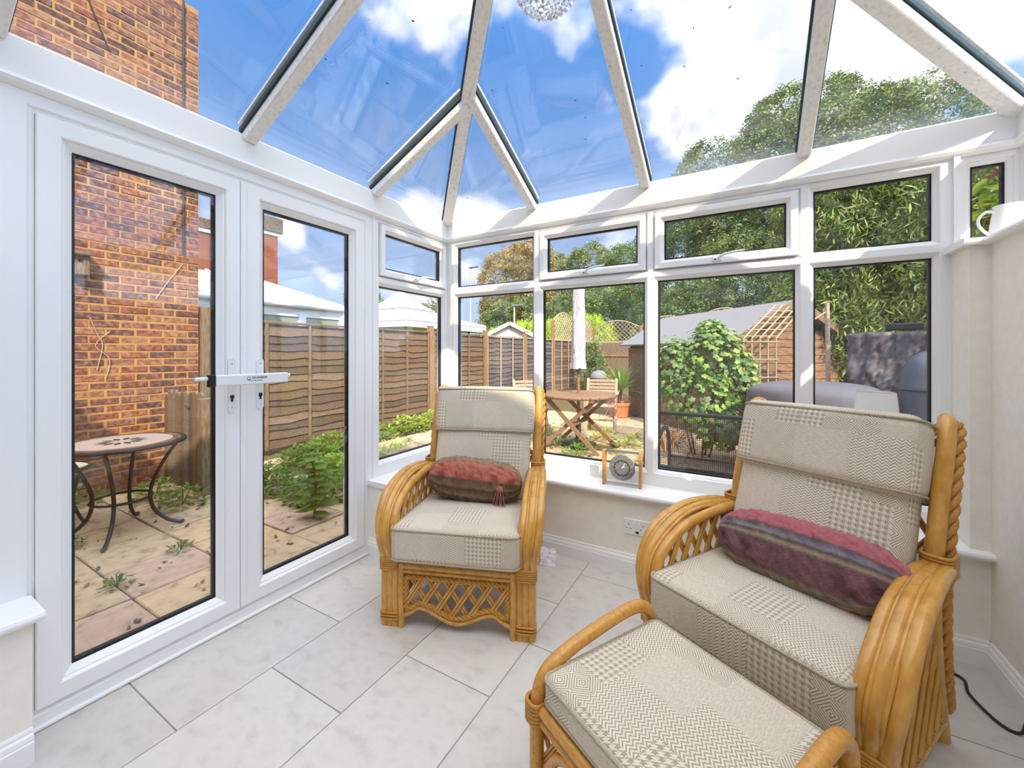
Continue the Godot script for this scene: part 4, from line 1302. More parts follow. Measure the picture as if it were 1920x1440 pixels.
func patio() -> void:
	var gr := structure("ground")
	part("soil", Geo.new().box(Vector3(-2, GROUND - 0.13, -7.0), Vector3(10, 0.2, 20)), M.soil, gr)
	part("grass", Geo.new().box(Vector3(-4, GROUND - 0.33, -22), Vector3(140, 0.2, 120)), M.lawn, gr)
	var pv := structure("paving")
	var slab := []
	for i in 3: slab.append(Geo.new().cbox(Vector3.ZERO, Vector3(0.44, 0.045, 0.44), 0.004 + 0.002 * i).mesh())
	for i in 16:
		for j in 19:
			var x := -3.575 - 0.45 * 3 + 0.45 * i - 0.4
			x = -3.575 - 0.45 * 3 + 0.45 * i
			var z := -0.225 - 0.45 * j
			var inner := x > -2.25 and z > -2.95
			if inner or (z > -1.0 and x > -2.4): continue
			if z < -3.0 and x < -4.6: continue
			if z < -2.9 and rng.randf() < 0.05: continue
			var wob := 0.0 if z > -2.6 else 1.0
			part("slab", slab[rng.randi() % 3], M.slabs[rng.randi() % 5], pv, Transform3D(Basis.from_euler(Vector3(rnd(-0.012, 0.012), rnd(-0.02, 0.02) * wob, rnd(-0.012, 0.012))), Vector3(x + rnd(-0.008, 0.008) * wob, GROUND - 0.022 + rnd(-0.004, 0.004), z + rnd(-0.008, 0.008) * wob)))
	# brick flank of the next house: single bricks in stretcher bond, the largest seen ones as pieces
	var bw := structure("wall_brick_flank")
	part("mortar", Geo.new().box(Vector3(FX - 1.98, 2.45, -0.125), Vector3(4.0, 5.3, 4.25)), M.mortar, bw)
	var bm := []
	for i in 4:
		var g := Geo.new()
		g.t = Transform3D(Basis.from_euler(Vector3(0, rnd(-0.006, 0.006), rnd(-0.01, 0.01))), Vector3.ZERO)
		bm.append(g.cbox(Vector3(0.002 * i - 0.003, 0, 0), Vector3(0.05, 0.061, 0.209), 0.005).mesh())
	var hm := Geo.new().cbox(Vector3.ZERO, Vector3(0.05, 0.061, 0.096), 0.005).mesh()
	var spots := []
	for j in 70:
		var y := -0.16 + 0.075 * j
		var z := -2.25 + (0.1075 if j % 2 == 0 else 0.0)
		if j % 2 == 1: spots.append([Vector3(FX, y, -2.25 + 0.05), true])
		while z < 1.9:
			if j % 2 == 1: spots.append([Vector3(FX, y, z + 0.2145), false])
			else: spots.append([Vector3(FX, y, z), false])
			z += 0.225
	var rest := []
	for i in M.bricks.size(): rest.append([])
	var n := 0
	for s in spots:
		var p: Vector3 = s[0]
		var seen := p.z < -1.28 and p.y < 2.3 or p.z < -0.95 and p.y > 2.75 and p.y < 4.9
		var k: int = rng.randi() % M.bricks.size()
		var tr := Transform3D(Basis(), p + Vector3(0.0, rnd(-0.002, 0.002), 0))
		if seen and n < 296 and p.y > 0.0:
			part("brick", hm if s[1] else bm[rng.randi() % 4], M.bricks[k], bw, tr)
			n += 1
		else:
			rest[k].append([tr, s[1]])
	for k in rest.size():
		var g := Geo.new()
		for q in rest[k]:
			g.t = q[0]
			g.box(Vector3.ZERO, Vector3(0.05, 0.061, 0.096 if q[1] else 0.209))
		stuff(part("brickwork", g, M.bricks[k], bw))
	# mosaic table
	var t := thing("mosaic_bistro_table", "round mosaic bistro table with curved iron legs on the patio by the brick wall", "table", Vector3(-4.03, GROUND, -1.19))
	part("table_top", Geo.new().lathe([Vector2(0.0, 0.645), Vector2(0.36, 0.645), Vector2(0.378, 0.65), Vector2(0.38, 0.665), Vector2(0.372, 0.672), Vector2(0.34, 0.672)], 40), M.iron, t)
	part("tile_band", Geo.new().lathe([Vector2(0.345, 0.671), Vector2(0.343, 0.674), Vector2(0.29, 0.674)], 40, Vector3.ZERO, false), M.shedboard, t)
	part("mosaic_field", Geo.new().lathe([Vector2(0.294, 0.673), Vector2(0.292, 0.675), Vector2(0.0, 0.675)], 40, Vector3.ZERO, false), M.mosaic, t)
	for i in 12:
		var g := Geo.new()
		g.t = Transform3D(Basis(Vector3.UP, TAU * i / 12.0), Vector3(0, 0.6755, 0))
		g.poly([Vector3(0.05, 0, 0), Vector3(0.10, 0, 0.022), Vector3(0.155, 0, 0), Vector3(0.10, 0, -0.022)], Vector3.UP)
		part("mosaic_petal", g, M.black, t)
	for i in 4:
		var a := TAU * i / 4.0 + 0.55
		var d := Vector3(cos(a), 0, sin(a))
		var p := [Vector3(0, 0.65, 0) + d * 0.33, Vector3(0, 0.5, 0) + d * 0.24, Vector3(0, 0.3, 0) + d * 0.165, Vector3(0, 0.15, 0) + d * 0.18, Vector3(0, 0.05, 0) + d * 0.26, Vector3(0, 0.012, 0) + d * 0.34, Vector3(0, 0.02, 0) + d * 0.365]
		part("leg", Geo.new().tube(smooth_path(p, 4), 0.0125, 8), M.iron, t)
	var hoop := []
	for i in 25: hoop.append(Vector3(cos(TAU * i / 24.0) * 0.172, 0.25, sin(TAU * i / 24.0) * 0.172))
	part("ring_brace", Geo.new().tube(hoop, 0.009, 6, false), M.iron, t)
	t = thing("bistro_chair", "edge of a mosaic seated iron bistro chair beside the patio table", "chair", Vector3(-4.58, GROUND, -0.94))
	part("seat", Geo.new().lathe([Vector2(0.0, 0.425), Vector2(0.2, 0.425), Vector2(0.215, 0.44), Vector2(0.2, 0.45), Vector2(0.0, 0.45)], 28), M.cream, t)
	part("seat_rim", Geo.new().lathe([Vector2(0.2, 0.42), Vector2(0.222, 0.43), Vector2(0.222, 0.448), Vector2(0.205, 0.455)], 28), M.iron, t)
	for i in 4:
		var a := TAU * i / 4.0 + 0.8
		part("leg", Geo.new().tube(smooth_path([Vector3(cos(a) * 0.19, 0.43, sin(a) * 0.19), Vector3(cos(a) * 0.14, 0.2, sin(a) * 0.14), Vector3(cos(a) * 0.22, 0.01, sin(a) * 0.22)], 5), 0.011, 8), M.iron, t)
	# low picket gate against the wall
	t = thing("wooden_side_gate", "low weathered gate of upright pointed boards against the brick wall", "gate", Vector3(-4.42, GROUND, -1.9))
	for i in 9:
		var h := 0.93 + rnd(-0.03, 0.03)
		var g := Geo.new()
		var x := -0.09 - i * 0.088
		var pts := PackedVector2Array([Vector2(x - 0.04, 0), Vector2(x + 0.04, 0), Vector2(x + 0.04, h - 0.03), Vector2(x + 0.02, h - 0.005), Vector2(x, h), Vector2(x - 0.02, h - 0.005), Vector2(x - 0.04, h - 0.03)])
		g.extrude(pts, -0.01 + 0.006 * (i % 2), 0.012 + 0.006 * (i % 2))
		part("board", g, M.greyplanks[2] if i % 3 == 0 else M.planks[i % 4], t)
	part("gate_post", Geo.new().cbox(Vector3(0.0, 0.45, 0.0), Vector3(0.1, 0.9, 0.1), 0.004), M.oldpost, t)
	part("cross_rail", Geo.new().box(Vector3(-0.36, 0.75, -0.03), Vector3(0.66, 0.08, 0.03)), M.oldpost, t)
	part("cross_rail", Geo.new().box(Vector3(-0.36, 0.2, -0.03), Vector3(0.66, 0.08, 0.03)), M.oldpost, t)
	part("latch", Geo.new().cbox(Vector3(-0.30, 0.80, 0.022), Vector3(0.05, 0.02, 0.015), 0.003).tube([Vector3(-0.36, 0.81, 0.025), Vector3(-0.27, 0.81, 0.025)], 0.005, 6), M.bin, t)
	t = thing("bird_box", "small weathered bird box fixed high on the brick wall", "bird box", Vector3(FX + 0.025, 1.93, -1.27))
	part("box_body", Geo.new().cbox(Vector3(0.06, 0.1, 0), Vector3(0.12, 0.2, 0.13), 0.003), M.oldpost, t)
	part("box_roof", Geo.new().beam(Vector3(-0.0, 0.23, 0), Vector3(0.16, 0.18, 0), 0.16, 0.014), M.bark, t)
	part("entry_hole", Geo.new().lathe([Vector2(0.018, 0), Vector2(0.016, 0.001), Vector2(0, 0.001)], 14), M.black, t, Transform3D(Basis(Vector3(0, 0, 1), -PI / 2), Vector3(0.12, 0.13, 0)))
	tag(part("wall_cable", Geo.new().tube([Vector3(FX + 0.04, 2.3, -2.1), Vector3(FX + 0.04, 5.1, -2.1)], 0.011, 6), M.black, self), "dark cable running straight up the brick wall near its corner", "cable")
	tag(part("loose_wire", Geo.new().tube(smooth_path([Vector3(FX + 0.03, 5.1, -1.22), Vector3(FX + 0.05, 4.75, -1.28), Vector3(FX + 0.05, 4.45, -1.38), Vector3(FX + 0.035, 4.15, -1.5)], 4), 0.007, 5), M.black, self), "thin dark wire hanging loosely down the upper brick wall", "cable")
	for q in [["pale dead climber stem clinging to the brick wall below the bird box", [Vector3(0, 1.55, -1.36), Vector3(0, 1.40, -1.41), Vector3(0, 1.28, -1.45), Vector3(0, 1.05, -1.41)]], ["pale forked dead climber stem lower on the brick wall", [Vector3(0, 1.42, -1.50), Vector3(0, 1.28, -1.40), Vector3(0, 1.15, -1.50), Vector3(0, 0.95, -1.47)]], ["long bare climber stem leaning across the upper brick wall", [Vector3(0, 2.2, -2.1), Vector3(0, 1.95, -1.95), Vector3(0, 1.78, -1.86)]]]:
		var pp := []
		for v in q[1]: pp.append(v + Vector3(FX + 0.034, 0, 0))
		tag(part(numbered("climber_stem"), Geo.new().tube(smooth_path(pp, 4), 0.004, 5), M.palewood, self), q[0], "plant stem")
	t = thing("satellite_dish", "pale satellite dish rim high on the corner of the brick house", "satellite dish", Vector3(FX + 0.1, 5.62, -2.46))
	part("dish", Geo.new().lathe([Vector2(0.0, 0.0), Vector2(0.16, 0.02), Vector2(0.29, 0.07), Vector2(0.3, 0.08), Vector2(0.28, 0.075), Vector2(0.0, 0.012)], 28), M.white_plastic, t, Transform3D(Basis(Vector3(0, 0, 1), deg_to_rad(-60)), Vector3(0, 0.0, 0)))
	part("bracket", Geo.new().tube([Vector3(-0.1, -0.02, 0.25), Vector3(0, 0, 0.02)], 0.02, 8), M.iron, t)

func wavy_board(length: float, high: float) -> ArrayMesh:
	var pts := PackedVector2Array()
	for i in 9: pts.append(Vector2(length * (i / 8.0 - 0.5), -high / 2 + (rnd(-0.024, 0.022) if i > 0 and i < 8 else 0.0)))
	pts.append(Vector2(length / 2, high / 2))
	pts.append(Vector2(-length / 2, high / 2))
	return Geo.new().extrude(pts, -0.006, 0.006).mesh()

func lap_panel(parent: Node, label: String, x: float, z0: float, z1: float, top: float, set_: Array, batten: Material, bm: Array, rows: int) -> Node3D:   # waney-lap panel along z, face towards +x
	var o := Node3D.new()
	o.name = "fence_panel"
	parent.add_child(o, true)
	o.position = Vector3(x, GROUND, (z0 + z1) / 2)
	o.set_meta("label", label)
	var length := z1 - z0
	var step := (top - 0.12) / rows
	for i in rows:
		var b := Basis(Vector3(0, 0, -1), Vector3(0, 1, 0), Vector3(1, 0, 0)) * Basis(Vector3(1, 0, 0), deg_to_rad(-11.0))
		b = b.scaled_local(Vector3(length / 1.84, step * 1.34 / 0.15, 1))
		part("slat", bm[rng.randi() % bm.size()], set_[rng.randi() % set_.size()], o, Transform3D(b, Vector3(0.0, 0.10 + step * (i + 0.4), 0)))
	for k in 4:
		var z := lerpf(-length / 2 + 0.03, length / 2 - 0.03, k / 3.0)
		part("batten", Geo.new().cbox(Vector3(0.03, top / 2 + 0.03, z), Vector3(0.022, top - 0.05, 0.04), 0.003), batten, o)
	part("top_cap", Geo.new().cbox(Vector3(0.01, top + 0.01, 0), Vector3(0.07, 0.03, length), 0.004), batten, o)
	return o

func trellis(parent: Node, width: float, rise: float, put: Transform3D) -> void:   # diamond lattice under an arched rail, in x, y
	var out := PackedVector2Array([Vector2(-width / 2, 0), Vector2(width / 2, 0)])
	var arc := []
	for i in 17:
		var f := i / 16.0
		var p := Vector2(width / 2 - width * f, rise * (0.68 + 0.32 * sin(PI * f)))
		out.append(p)
		arc.append(Vector3(p.x, p.y, 0))
	var g := Geo.new()
	g.t = put
	for sgn in [-1.0, 1.0]:
		var a := -width - 0.5
		while a < width + 0.5:
			for piece in Geometry2D.intersect_polyline_with_polygon(PackedVector2Array([Vector2(a, 0), Vector2(a + sgn * 1.2, 1.2)]), out):
				var e0: Vector2 = piece[0]
				var e1: Vector2 = piece[piece.size() - 1]
				g.beam(Vector3(e0.x, e0.y, 0.008 * sgn), Vector3(e1.x, e1.y, 0.008 * sgn), 0.014, 0.02, Vector3(0, 0, 1))
			a += 0.17
	stuff(part("lattice", g, M.palewood, parent))
	g = Geo.new()
	g.t = put
	g.tube(arc, 0.022, 6)
	part("arched_rail", g, M.palewood, parent)
	g = Geo.new()
	g.t = put
	part("bottom_rail", g.box(Vector3(0, 0.0, 0), Vector3(width, 0.04, 0.04)), M.palewood, parent)

func neighbours() -> void:
	var bm := []
	for i in 6: bm.append(wavy_board(1.84, 0.15))
	var fence := thing("lap_fence", "long weathered waney lap garden fence running away along the left boundary", "fence")
	var zs := [-2.32, -4.30, -6.20, -8.15, -10.15, -12.1, -14.1, -16.1]
	var mats := [M.planks, M.planks, M.planks, M.greyplanks, M.greyplanks, M.planks, M.planks]
	var labels := ["waney lap fence panel nearest the brick wall, seen through the doors", "waney lap fence panel behind the side window, above the green weeds", "warm brown waney lap panel under the white gazebo edge", "grey weathered waney lap panel before the cream shed", "grey weathered waney lap panel left of the closed parasol", "brown lap panel with arched trellis behind the closed parasol", "farthest brown lap panel with arched trellis in the garden corner"]
	for i in 7:
		var p := lap_panel(fence, labels[i], FX, zs[i + 1] + 0.055, zs[i] - 0.055, 1.72, mats[i], M.oldpost if i < 3 else M.palewood, bm, 15)
		if i >= 5: trellis(p, 1.86, 0.95, Transform3D(Basis(Vector3(0, 0, -1), Vector3(0, 1, 0), Vector3(1, 0, 0)), Vector3(0, 1.74, 0)))
	var pl := ["old fence post at the end of the brick wall", "fence post between the first two lap panels", "orange brown fence post beneath the gazebo canopy", "fence post between brown and grey lap panels", "fence post with a small solar light on it", "tall fence post at the start of the arched trellis", "tall trellis post between the two arched lap panels", "tall corner post where the trellis fences meet"]
	for i in 8:
		var tall := 1.86 if i < 5 else 2.35
		var o := Node3D.new()
		o.name = "fence_post"
		fence.add_child(o, true)
		o.position = Vector3(FX + 0.01, GROUND, zs[i])
		o.set_meta("label", pl[i])
		part("post", Geo.new().cbox(Vector3(0, tall / 2, 0), Vector3(0.1, tall, 0.1), 0.005), M.post if i > 1 else M.oldpost, o)
		if i == 4:
			part("solar_light", Geo.new().cbox(Vector3(0.06, tall + 0.05, 0), Vector3(0.1, 0.015, 0.13), 0.003).box(Vector3(0.0, tall + 0.02, 0), Vector3(0.02, 0.05, 0.02)), M.black, o)
	# closeboard fence with arched trellis across the end of the garden
	var far := thing("trellis_fence", "closeboard fence with arched diamond trellis tops across the garden end", "fence")
	var xs := [-5.36, -3.5, -1.6, 0.3, 2.2, 4.1]
	for i in 5:
		var w: float = xs[i + 1] - xs[i]
		var o := Node3D.new()
		o.name = "trellis_panel"
		far.add_child(o, true)
		o.position = Vector3((xs[i] + xs[i + 1]) / 2, GROUND, -16.15)
		o.set_meta("label", ["closeboard panel with arched trellis in the far garden corner", "closeboard arched trellis panel left of the shed roof", "arched trellis panel showing just above the shed roof", "second arched trellis panel showing above the shed roof", "arched trellis panel behind shed and trees"][i])
		var g := Geo.new()
		for k in 18: g.box(Vector3(-w / 2 + w * (k + 0.5) / 18.0, 0.85, 0.006 * (k % 2)), Vector3(w / 18.0 + 0.012, 1.7, 0.014))
		stuff(part("boards", g, M.oldpost, o))
		part("rail", Geo.new().box(Vector3(0, 1.2, 0.03), Vector3(w, 0.07, 0.04)), M.post, o)
		trellis(o, w - 0.1, [0.85, 0.95, 1.15, 1.2, 1.2][i], Transform3D(Basis(), Vector3(0, 1.74, 0)))
		part("post", Geo.new().cbox(Vector3(w / 2, 1.18, 0), Vector3(0.1, 2.36, 0.1), 0.005), M.post, o)
	# white conservatory of the neighbours
	var nc := thing("neighbour_conservatory", "white neighbouring conservatory with low hipped roof behind the lap fence", "building", Vector3(-8.6, GROUND, -3.4))
	part("wall", Geo.new().box(Vector3(-1.5, 0.7, -0.6), Vector3(3.0, 1.4, 5.2)), M.white_plastic, nc)
	part("window_head", Geo.new().box(Vector3(-1.5, 2.22, -0.6), Vector3(3.04, 0.2, 5.24)), M.white_plastic, nc)
	for k in 6: part("mullion", Geo.new().box(Vector3(0.0, 1.75, -3.2 + k * 1.04), Vector3(0.08, 0.9, 0.16)), M.white_plastic, nc)
	for k in 5: part("frosted_pane", Geo.new().box(Vector3(-0.03, 1.75, -2.68 + k * 1.04), Vector3(0.03, 0.8, 0.9)), M.lawn_glass if M.has("lawn_glass") else M.slate, nc)
	for k in 3: part("mullion", Geo.new().box(Vector3(-k * 1.45, 1.75, -3.2), Vector3(0.16, 0.9, 0.08)), M.white_plastic, nc)
	for k in 2: part("frosted_pane", Geo.new().box(Vector3(-0.72 - k * 1.45, 1.75, -3.18), Vector3(1.3, 0.8, 0.03)), M.slate, nc)
	part("gutter", Geo.new().tube([Vector3(0.12, 2.36, 2.0), Vector3(0.12, 2.36, -3.3)], 0.06, 8), M.white_plastic, nc)
	var rg := Geo.new()
	rg.poly([Vector3(0.1, 2.4, 2.1), Vector3(0.1, 2.4, -3.32), Vector3(-1.5, 3.1, -1.7), Vector3(-1.5, 3.1, 2.1)], Vector3(0.4, 1, 0))
	rg.poly([Vector3(0.1, 2.4, -3.32), Vector3(-3.1, 2.4, -3.32), Vector3(-1.5, 3.1, -1.7)], Vector3(0, 1, -0.4))
	rg.poly([Vector3(-3.1, 2.4, 2.1), Vector3(-3.1, 2.4, -3.32), Vector3(-1.5, 3.1, -1.7), Vector3(-1.5, 3.1, 2.1)], Vector3(-0.4, 1, 0))
	part("roof", rg, M.white_plastic, nc)
	for k in 6: part("roof_bar", Geo.new().beam(Vector3(0.1, 2.42, -1.7 + k * 0.75), Vector3(-1.5, 3.12, -1.7 + k * 0.75), 0.05, 0.04), M.cream, nc)
	part("roof_bar", Geo.new().beam(Vector3(0.1, 2.42, -3.3), Vector3(-1.5, 3.12, -1.7), 0.06, 0.05), M.cream, nc)
	# brick houses beyond
	var h := thing("brick_house", "red brick house wall with tall flat capped chimney behind the white conservatory", "building", Vector3(-15.2, GROUND, -5.6))
	part("wall", Geo.new().box(Vector3(-2.0, 2.6, 0.2), Vector3(5.0, 5.2, 4.0)), M.redbrick, h)
	part("chimney", Geo.new().box(Vector3(0.55, 2.68, -2.3), Vector3(0.9, 5.36, 0.8)), M.redbrick, h)
	part("chimney_cap", Geo.new().cbox(Vector3(0.55, 5.72, -2.3), Vector3(1.15, 0.5, 1.05), 0.02), M.bark, h)
	part("chimney_flashing", Geo.new().box(Vector3(0.55, 5.42, -2.3), Vector3(1.0, 0.1, 0.9)), M.white_plastic, h)
	part("fascia", Geo.new().box(Vector3(0.52, 5.15, 0.2), Vector3(0.08, 0.12, 4.1)), M.white_plastic, h)
	part("roof", Geo.new().box(Vector3(-2.0, 5.35, 0.2), Vector3(5.2, 0.3, 4.2)), M.bark, h)
	var ag := Geo.new().tube([Vector3(0.7, 5.78, -2.3), Vector3(0.7, 7.08, -2.3)], 0.025, 6)
	ag.tube([Vector3(0.4, 6.98, -2.6), Vector3(1.0, 7.13, -1.7)], 0.015, 5).tube([Vector3(0.2, 6.58, -2.8), Vector3(1.3, 6.28, -1.5)], 0.015, 5)
	for k in 7: ag.tube([Vector3(0.42 + k * 0.09, 6.73 + k * 0.02, -2.58 + k * 0.14), Vector3(0.42 + k * 0.09, 7.23 + k * 0.02, -2.58 + k * 0.14)], 0.01, 4)
	part("aerial", ag, M.iron, h)
	# gazebo
	var gz := thing("garden_gazebo", "white two tiered fabric gazebo canopy beyond the left fence", "gazebo", Vector3(-9.17, GROUND, -9.16), deg_to_rad(3.0))
	var tier := func(r0: float, y0: float, r1: float, y1: float) -> Geo:
		var g := Geo.new()
		for k in 4:
			var a: Vector3 = [Vector3(r0, y0, -r0), Vector3(-r0, y0, -r0), Vector3(-r0, y0, r0), Vector3(r0, y0, r0)][k]
			var b: Vector3 = [Vector3(-r0, y0, -r0), Vector3(-r0, y0, r0), Vector3(r0, y0, r0), Vector3(r0, y0, -r0)][k]
			var c: Vector3 = b * Vector3(r1 / r0, 0, r1 / r0) + Vector3(0, y1, 0)
			var d: Vector3 = a * Vector3(r1 / r0, 0, r1 / r0) + Vector3(0, y1, 0)
			var m0: Vector3 = (a + d) * 0.5 - Vector3(0, (y1 - y0) * 0.08, 0)
			var m1: Vector3 = (b + c) * 0.5 - Vector3(0, (y1 - y0) * 0.08, 0)
			var out: Vector3 = (a + b) * Vector3(1, 0, 1) + Vector3(0, 2, 0)
			g.poly([a, b, m1, m0], out)
			g.poly([m0, m1, c, d], out)
		return g
	part("lower_canopy", tier.call(1.9, 2.2, 0.6, 2.62), M.tent, gz)
	part("upper_canopy", tier.call(0.74, 2.6, 0.04, 3.2), M.tent, gz)
	part("valance", tier.call(1.91, 1.97, 1.9, 2.205), M.tent, gz)
	part("edge_band", tier.call(1.92, 2.13, 1.915, 2.15), M.canvas, gz)
	for k in 4: part("pole", Geo.new().tube([Vector3(1.5 if k % 2 else -1.5, 0, 1.5 if k / 2 else -1.5), Vector3(1.5 if k % 2 else -1.5, 2.1, 1.5 if k / 2 else -1.5)], 0.03, 8), M.iron, gz)
	# cream shed
	var cs := thing("cream_shed", "cream painted shed with grey roof and gable behind the grey fence panels", "shed", Vector3(-8.3, GROUND, -14.3), deg_to_rad(30.0))
	part("walls", Geo.new().extrude(PackedVector2Array([Vector2(-1.1, 0), Vector2(1.1, 0), Vector2(1.1, 1.9), Vector2(0, 2.45), Vector2(-1.1, 1.9)]), -3.2, 0.0), M.cream, cs)
	for s in [-1.0, 1.0]:
		part("roof_slope", Geo.new().beam(Vector3(s * 0.62, 2.17, -3.35), Vector3(s * 0.62, 2.17, 0.18), 1.42, 0.05, Vector3(s * 0.45, 0.9, 0)), M.slate, cs)
		part("bargeboard", Geo.new().beam(Vector3(s * 1.28, 1.84, 0.2), Vector3(0, 2.5, 0.2), 0.03, 0.14, Vector3(0, 1, 0)), M.cream, cs)

# ---------------------------------------------------------------- garden things
func folding_chair(label: String, at: Vector3, turn: float) -> void:
	var o := thing("slatted_garden_chair", label, "garden chair", at, turn, "slatted folding chairs at the garden table")
	for s in [-1.0, 1.0]:
		part("back_upright", Geo.new().beam(Vector3(s * 0.24, 0.0, 0.18), Vector3(s * 0.24, 0.88, -0.2), 0.03, 0.04, Vector3(1, 0, 0)), M.palewood, o)
		part("leg", Geo.new().beam(Vector3(s * 0.21, 0.0, -0.2), Vector3(s * 0.21, 0.44, 0.2), 0.03, 0.04, Vector3(1, 0, 0)), M.palewood, o)
		part("armrest", Geo.new().cbox(Vector3(s * 0.26, 0.64, 0.02), Vector3(0.05, 0.025, 0.4), 0.005), M.palewood, o)
		part("arm_stay", Geo.new().beam(Vector3(s * 0.26, 0.42, 0.16), Vector3(s * 0.26, 0.63, 0.16), 0.025, 0.03), M.palewood, o)
	for k in 6: part("back_slat", Geo.new().cbox(Vector3(0, 0.55 + k * 0.058, -0.058 - k * 0.025), Vector3(0.46, 0.044, 0.014), 0.003), M.palewood, o)
	for k in 6: part("seat_slat", Geo.new().cbox(Vector3(0, 0.44, -0.16 + k * 0.068), Vector3(0.44, 0.016, 0.055), 0.003), M.palewood, o)
	part("stretcher", Geo.new().box(Vector3(0, 0.2, 0.09), Vector3(0.44, 0.03, 0.02)), M.palewood, o)

func garden() -> void:
	# round table with crossed legs
	var t := thing("round_garden_table", "round slatted wooden garden table with crossed legs around the parasol pole", "garden table", Vector3(-2.06, GROUND, -5.5))
	var gp := Geo.new()
	for k in 11:
		var x := -0.51 + 0.0935 * (k + 0.5) - 0.0
		var half := sqrt(maxf(0.0, 0.51 * 0.51 - x * x))
		part("top_slat", Geo.new().cbox(Vector3(x, 0.735, 0), Vector3(0.088, 0.022, half * 2.0), 0.003), M.teak, t)
	var rimp := []
	for i in 33: rimp.append(Vector3(cos(TAU * i / 32.0) * 0.505, 0.728, sin(TAU * i / 32.0) * 0.505))
	part("top_rim", Geo.new().tube(rimp, 0.024, 6, false), M.teak, t)
	for k in 2:
		for s in [-1.0, 1.0]:
			var z := 0.3 if k else -0.3
			part("leg", Geo.new().beam(Vector3(s * 0.42, 0.0, z * 1.25 + 0.03 * s), Vector3(-s * 0.36, 0.715, z + 0.03 * s), 0.05, 0.035, Vector3(0, 0, 1)), M.teak, t)
		part("cross_bar", Geo.new().beam(Vector3(-0.32 if k else 0.32, 0.69, -0.4), Vector3(-0.32 if k else 0.32, 0.69, 0.4), 0.05, 0.03), M.teak, t)
	part("stretcher", Geo.new().beam(Vector3(0.03, 0.355, -0.33), Vector3(0.03, 0.355, 0.33), 0.05, 0.035), M.teak, t)
	folding_chair("pale slatted garden chair behind the round table, right of the parasol", Vector3(-2.12, GROUND, -6.75), deg_to_rad(12.0))
	folding_chair("pale slatted garden chair left of the parasol, behind the corner armchair", Vector3(-3.05, GROUND, -5.95), deg_to_rad(48.0))
	# parasol under its cover
	t = thing("closed_parasol", "closed garden parasol in a grey lilac canvas cover through the table", "parasol", Vector3(-2.06, GROUND, -5.5))
	part("pole", Geo.new().tube([Vector3(0, 0.02, 0), Vector3(0, 2.4, 0)], 0.02, 8), M.teak, t)
	part("base", Geo.new().lathe([Vector2(0.0, 0.0), Vector2(0.25, 0.0), Vector2(0.25, 0.05), Vector2(0.08, 0.09), Vector2(0.04, 0.12), Vector2(0.035, 0.36), Vector2(0.0, 0.36)], 20), M.iron, t)
	var nz := FastNoiseLite.new()
	nz.seed = 8
	nz.frequency = 2.0
	var wrap := func(u: float, w: float) -> Vector3:
		var a := u * TAU
		var y := lerpf(1.10, 2.42, w)
		var r := lerpf(0.105, 0.075, w) * (1.0 + 0.07 * sin(a * 5.0 + y * 3.0) + 0.10 * nz.get_noise_3d(cos(a), y * 2.0, sin(a)))
		r *= (1.12 if w < 0.07 else 1.0) * (0.2 if w > 0.985 else 1.0)
		return Vector3(cos(a) * r, y, -sin(a) * r)
	part("cover", Geo.new().grid(32, 40, wrap), M.canvas, t)
	part("cover_cord", Geo.new().lathe([Vector2(0.02, 1.085), Vector2(0.09, 1.09), Vector2(0.115, 1.1), Vector2(0.11, 1.115)], 16), M.black, t)
	# yucca in a clay pot
	t = thing("potted_yucca", "spiky green yucca in a terracotta pot beside the dark shed wall", "potted plant", Vector3(-2.25, GROUND, -8.35))
	part("pot", Geo.new().lathe([Vector2(0.0, 0.0), Vector2(0.15, 0.0), Vector2(0.175, 0.03), Vector2(0.2, 0.24), Vector2(0.225, 0.25), Vector2(0.23, 0.31), Vector2(0.2, 0.315), Vector2(0.19, 0.27), Vector2(0.0, 0.27)], 24), M.terracotta, t)
	part("soil", Geo.new().lathe([Vector2(0.19, 0.27), Vector2(0.1, 0.285), Vector2(0.0, 0.285)], 16), M.soil, t)
	part("stem", Geo.new().tube(smooth_path([Vector3(0, 0.25, 0), Vector3(0.02, 0.4, 0.01), Vector3(0.04, 0.56, 0)], 3), 0.03, 8), M.bark, t)
	for i in 54:
		var a := i * 2.399
		var e := lerpf(1.35, 0.1, i / 53.0)
		var g := Geo.new()
		leaf_blades(g, Vector3(0.04, 0.56, 0), Vector3(cos(a) * cos(e), sin(e), sin(a) * cos(e)).normalized(), rnd(0.55, 0.82), 0.055, 0.2, 4)
		part("leaf", g, M.greens[[0, 2, 1, 0][i % 4]], t)
	for i in 12:
		var g := Geo.new()
		var a := i * 2.1
		leaf_blades(g, Vector3(0.03, 0.5, 0), Vector3(cos(a), rnd(-0.6, 0.1), sin(a)).normalized(), rnd(0.3, 0.5), 0.03, 0.5, 4)
		part("dry_leaf", g, M.dryleaf, t)
	# shed: local x across, z along from the near gable
	var ax := Vector3(-0.674, 0, -0.739)
	t = thing("felt_roofed_shed", "brown weatherboard garden shed with a grey felt roof behind the vine", "shed")
	t.transform = Transform3D(Basis(Vector3(0.739, 0, -0.674), Vector3.UP, -ax), Vector3(-0.17, GROUND, -6.6))
	var L := 3.05
	var boards := [Geo.new().beam(Vector3(0, 0, 0), Vector3(0, 0, -L), 0.022, 0.128, Vector3.UP).mesh()]
	for k in 12: part("weatherboard", boards[0], M.shedboard, t, Transform3D(Basis(Vector3(0, 0, 1), 0.1), Vector3(0.06, 0.06 + k * 0.118, 0)))
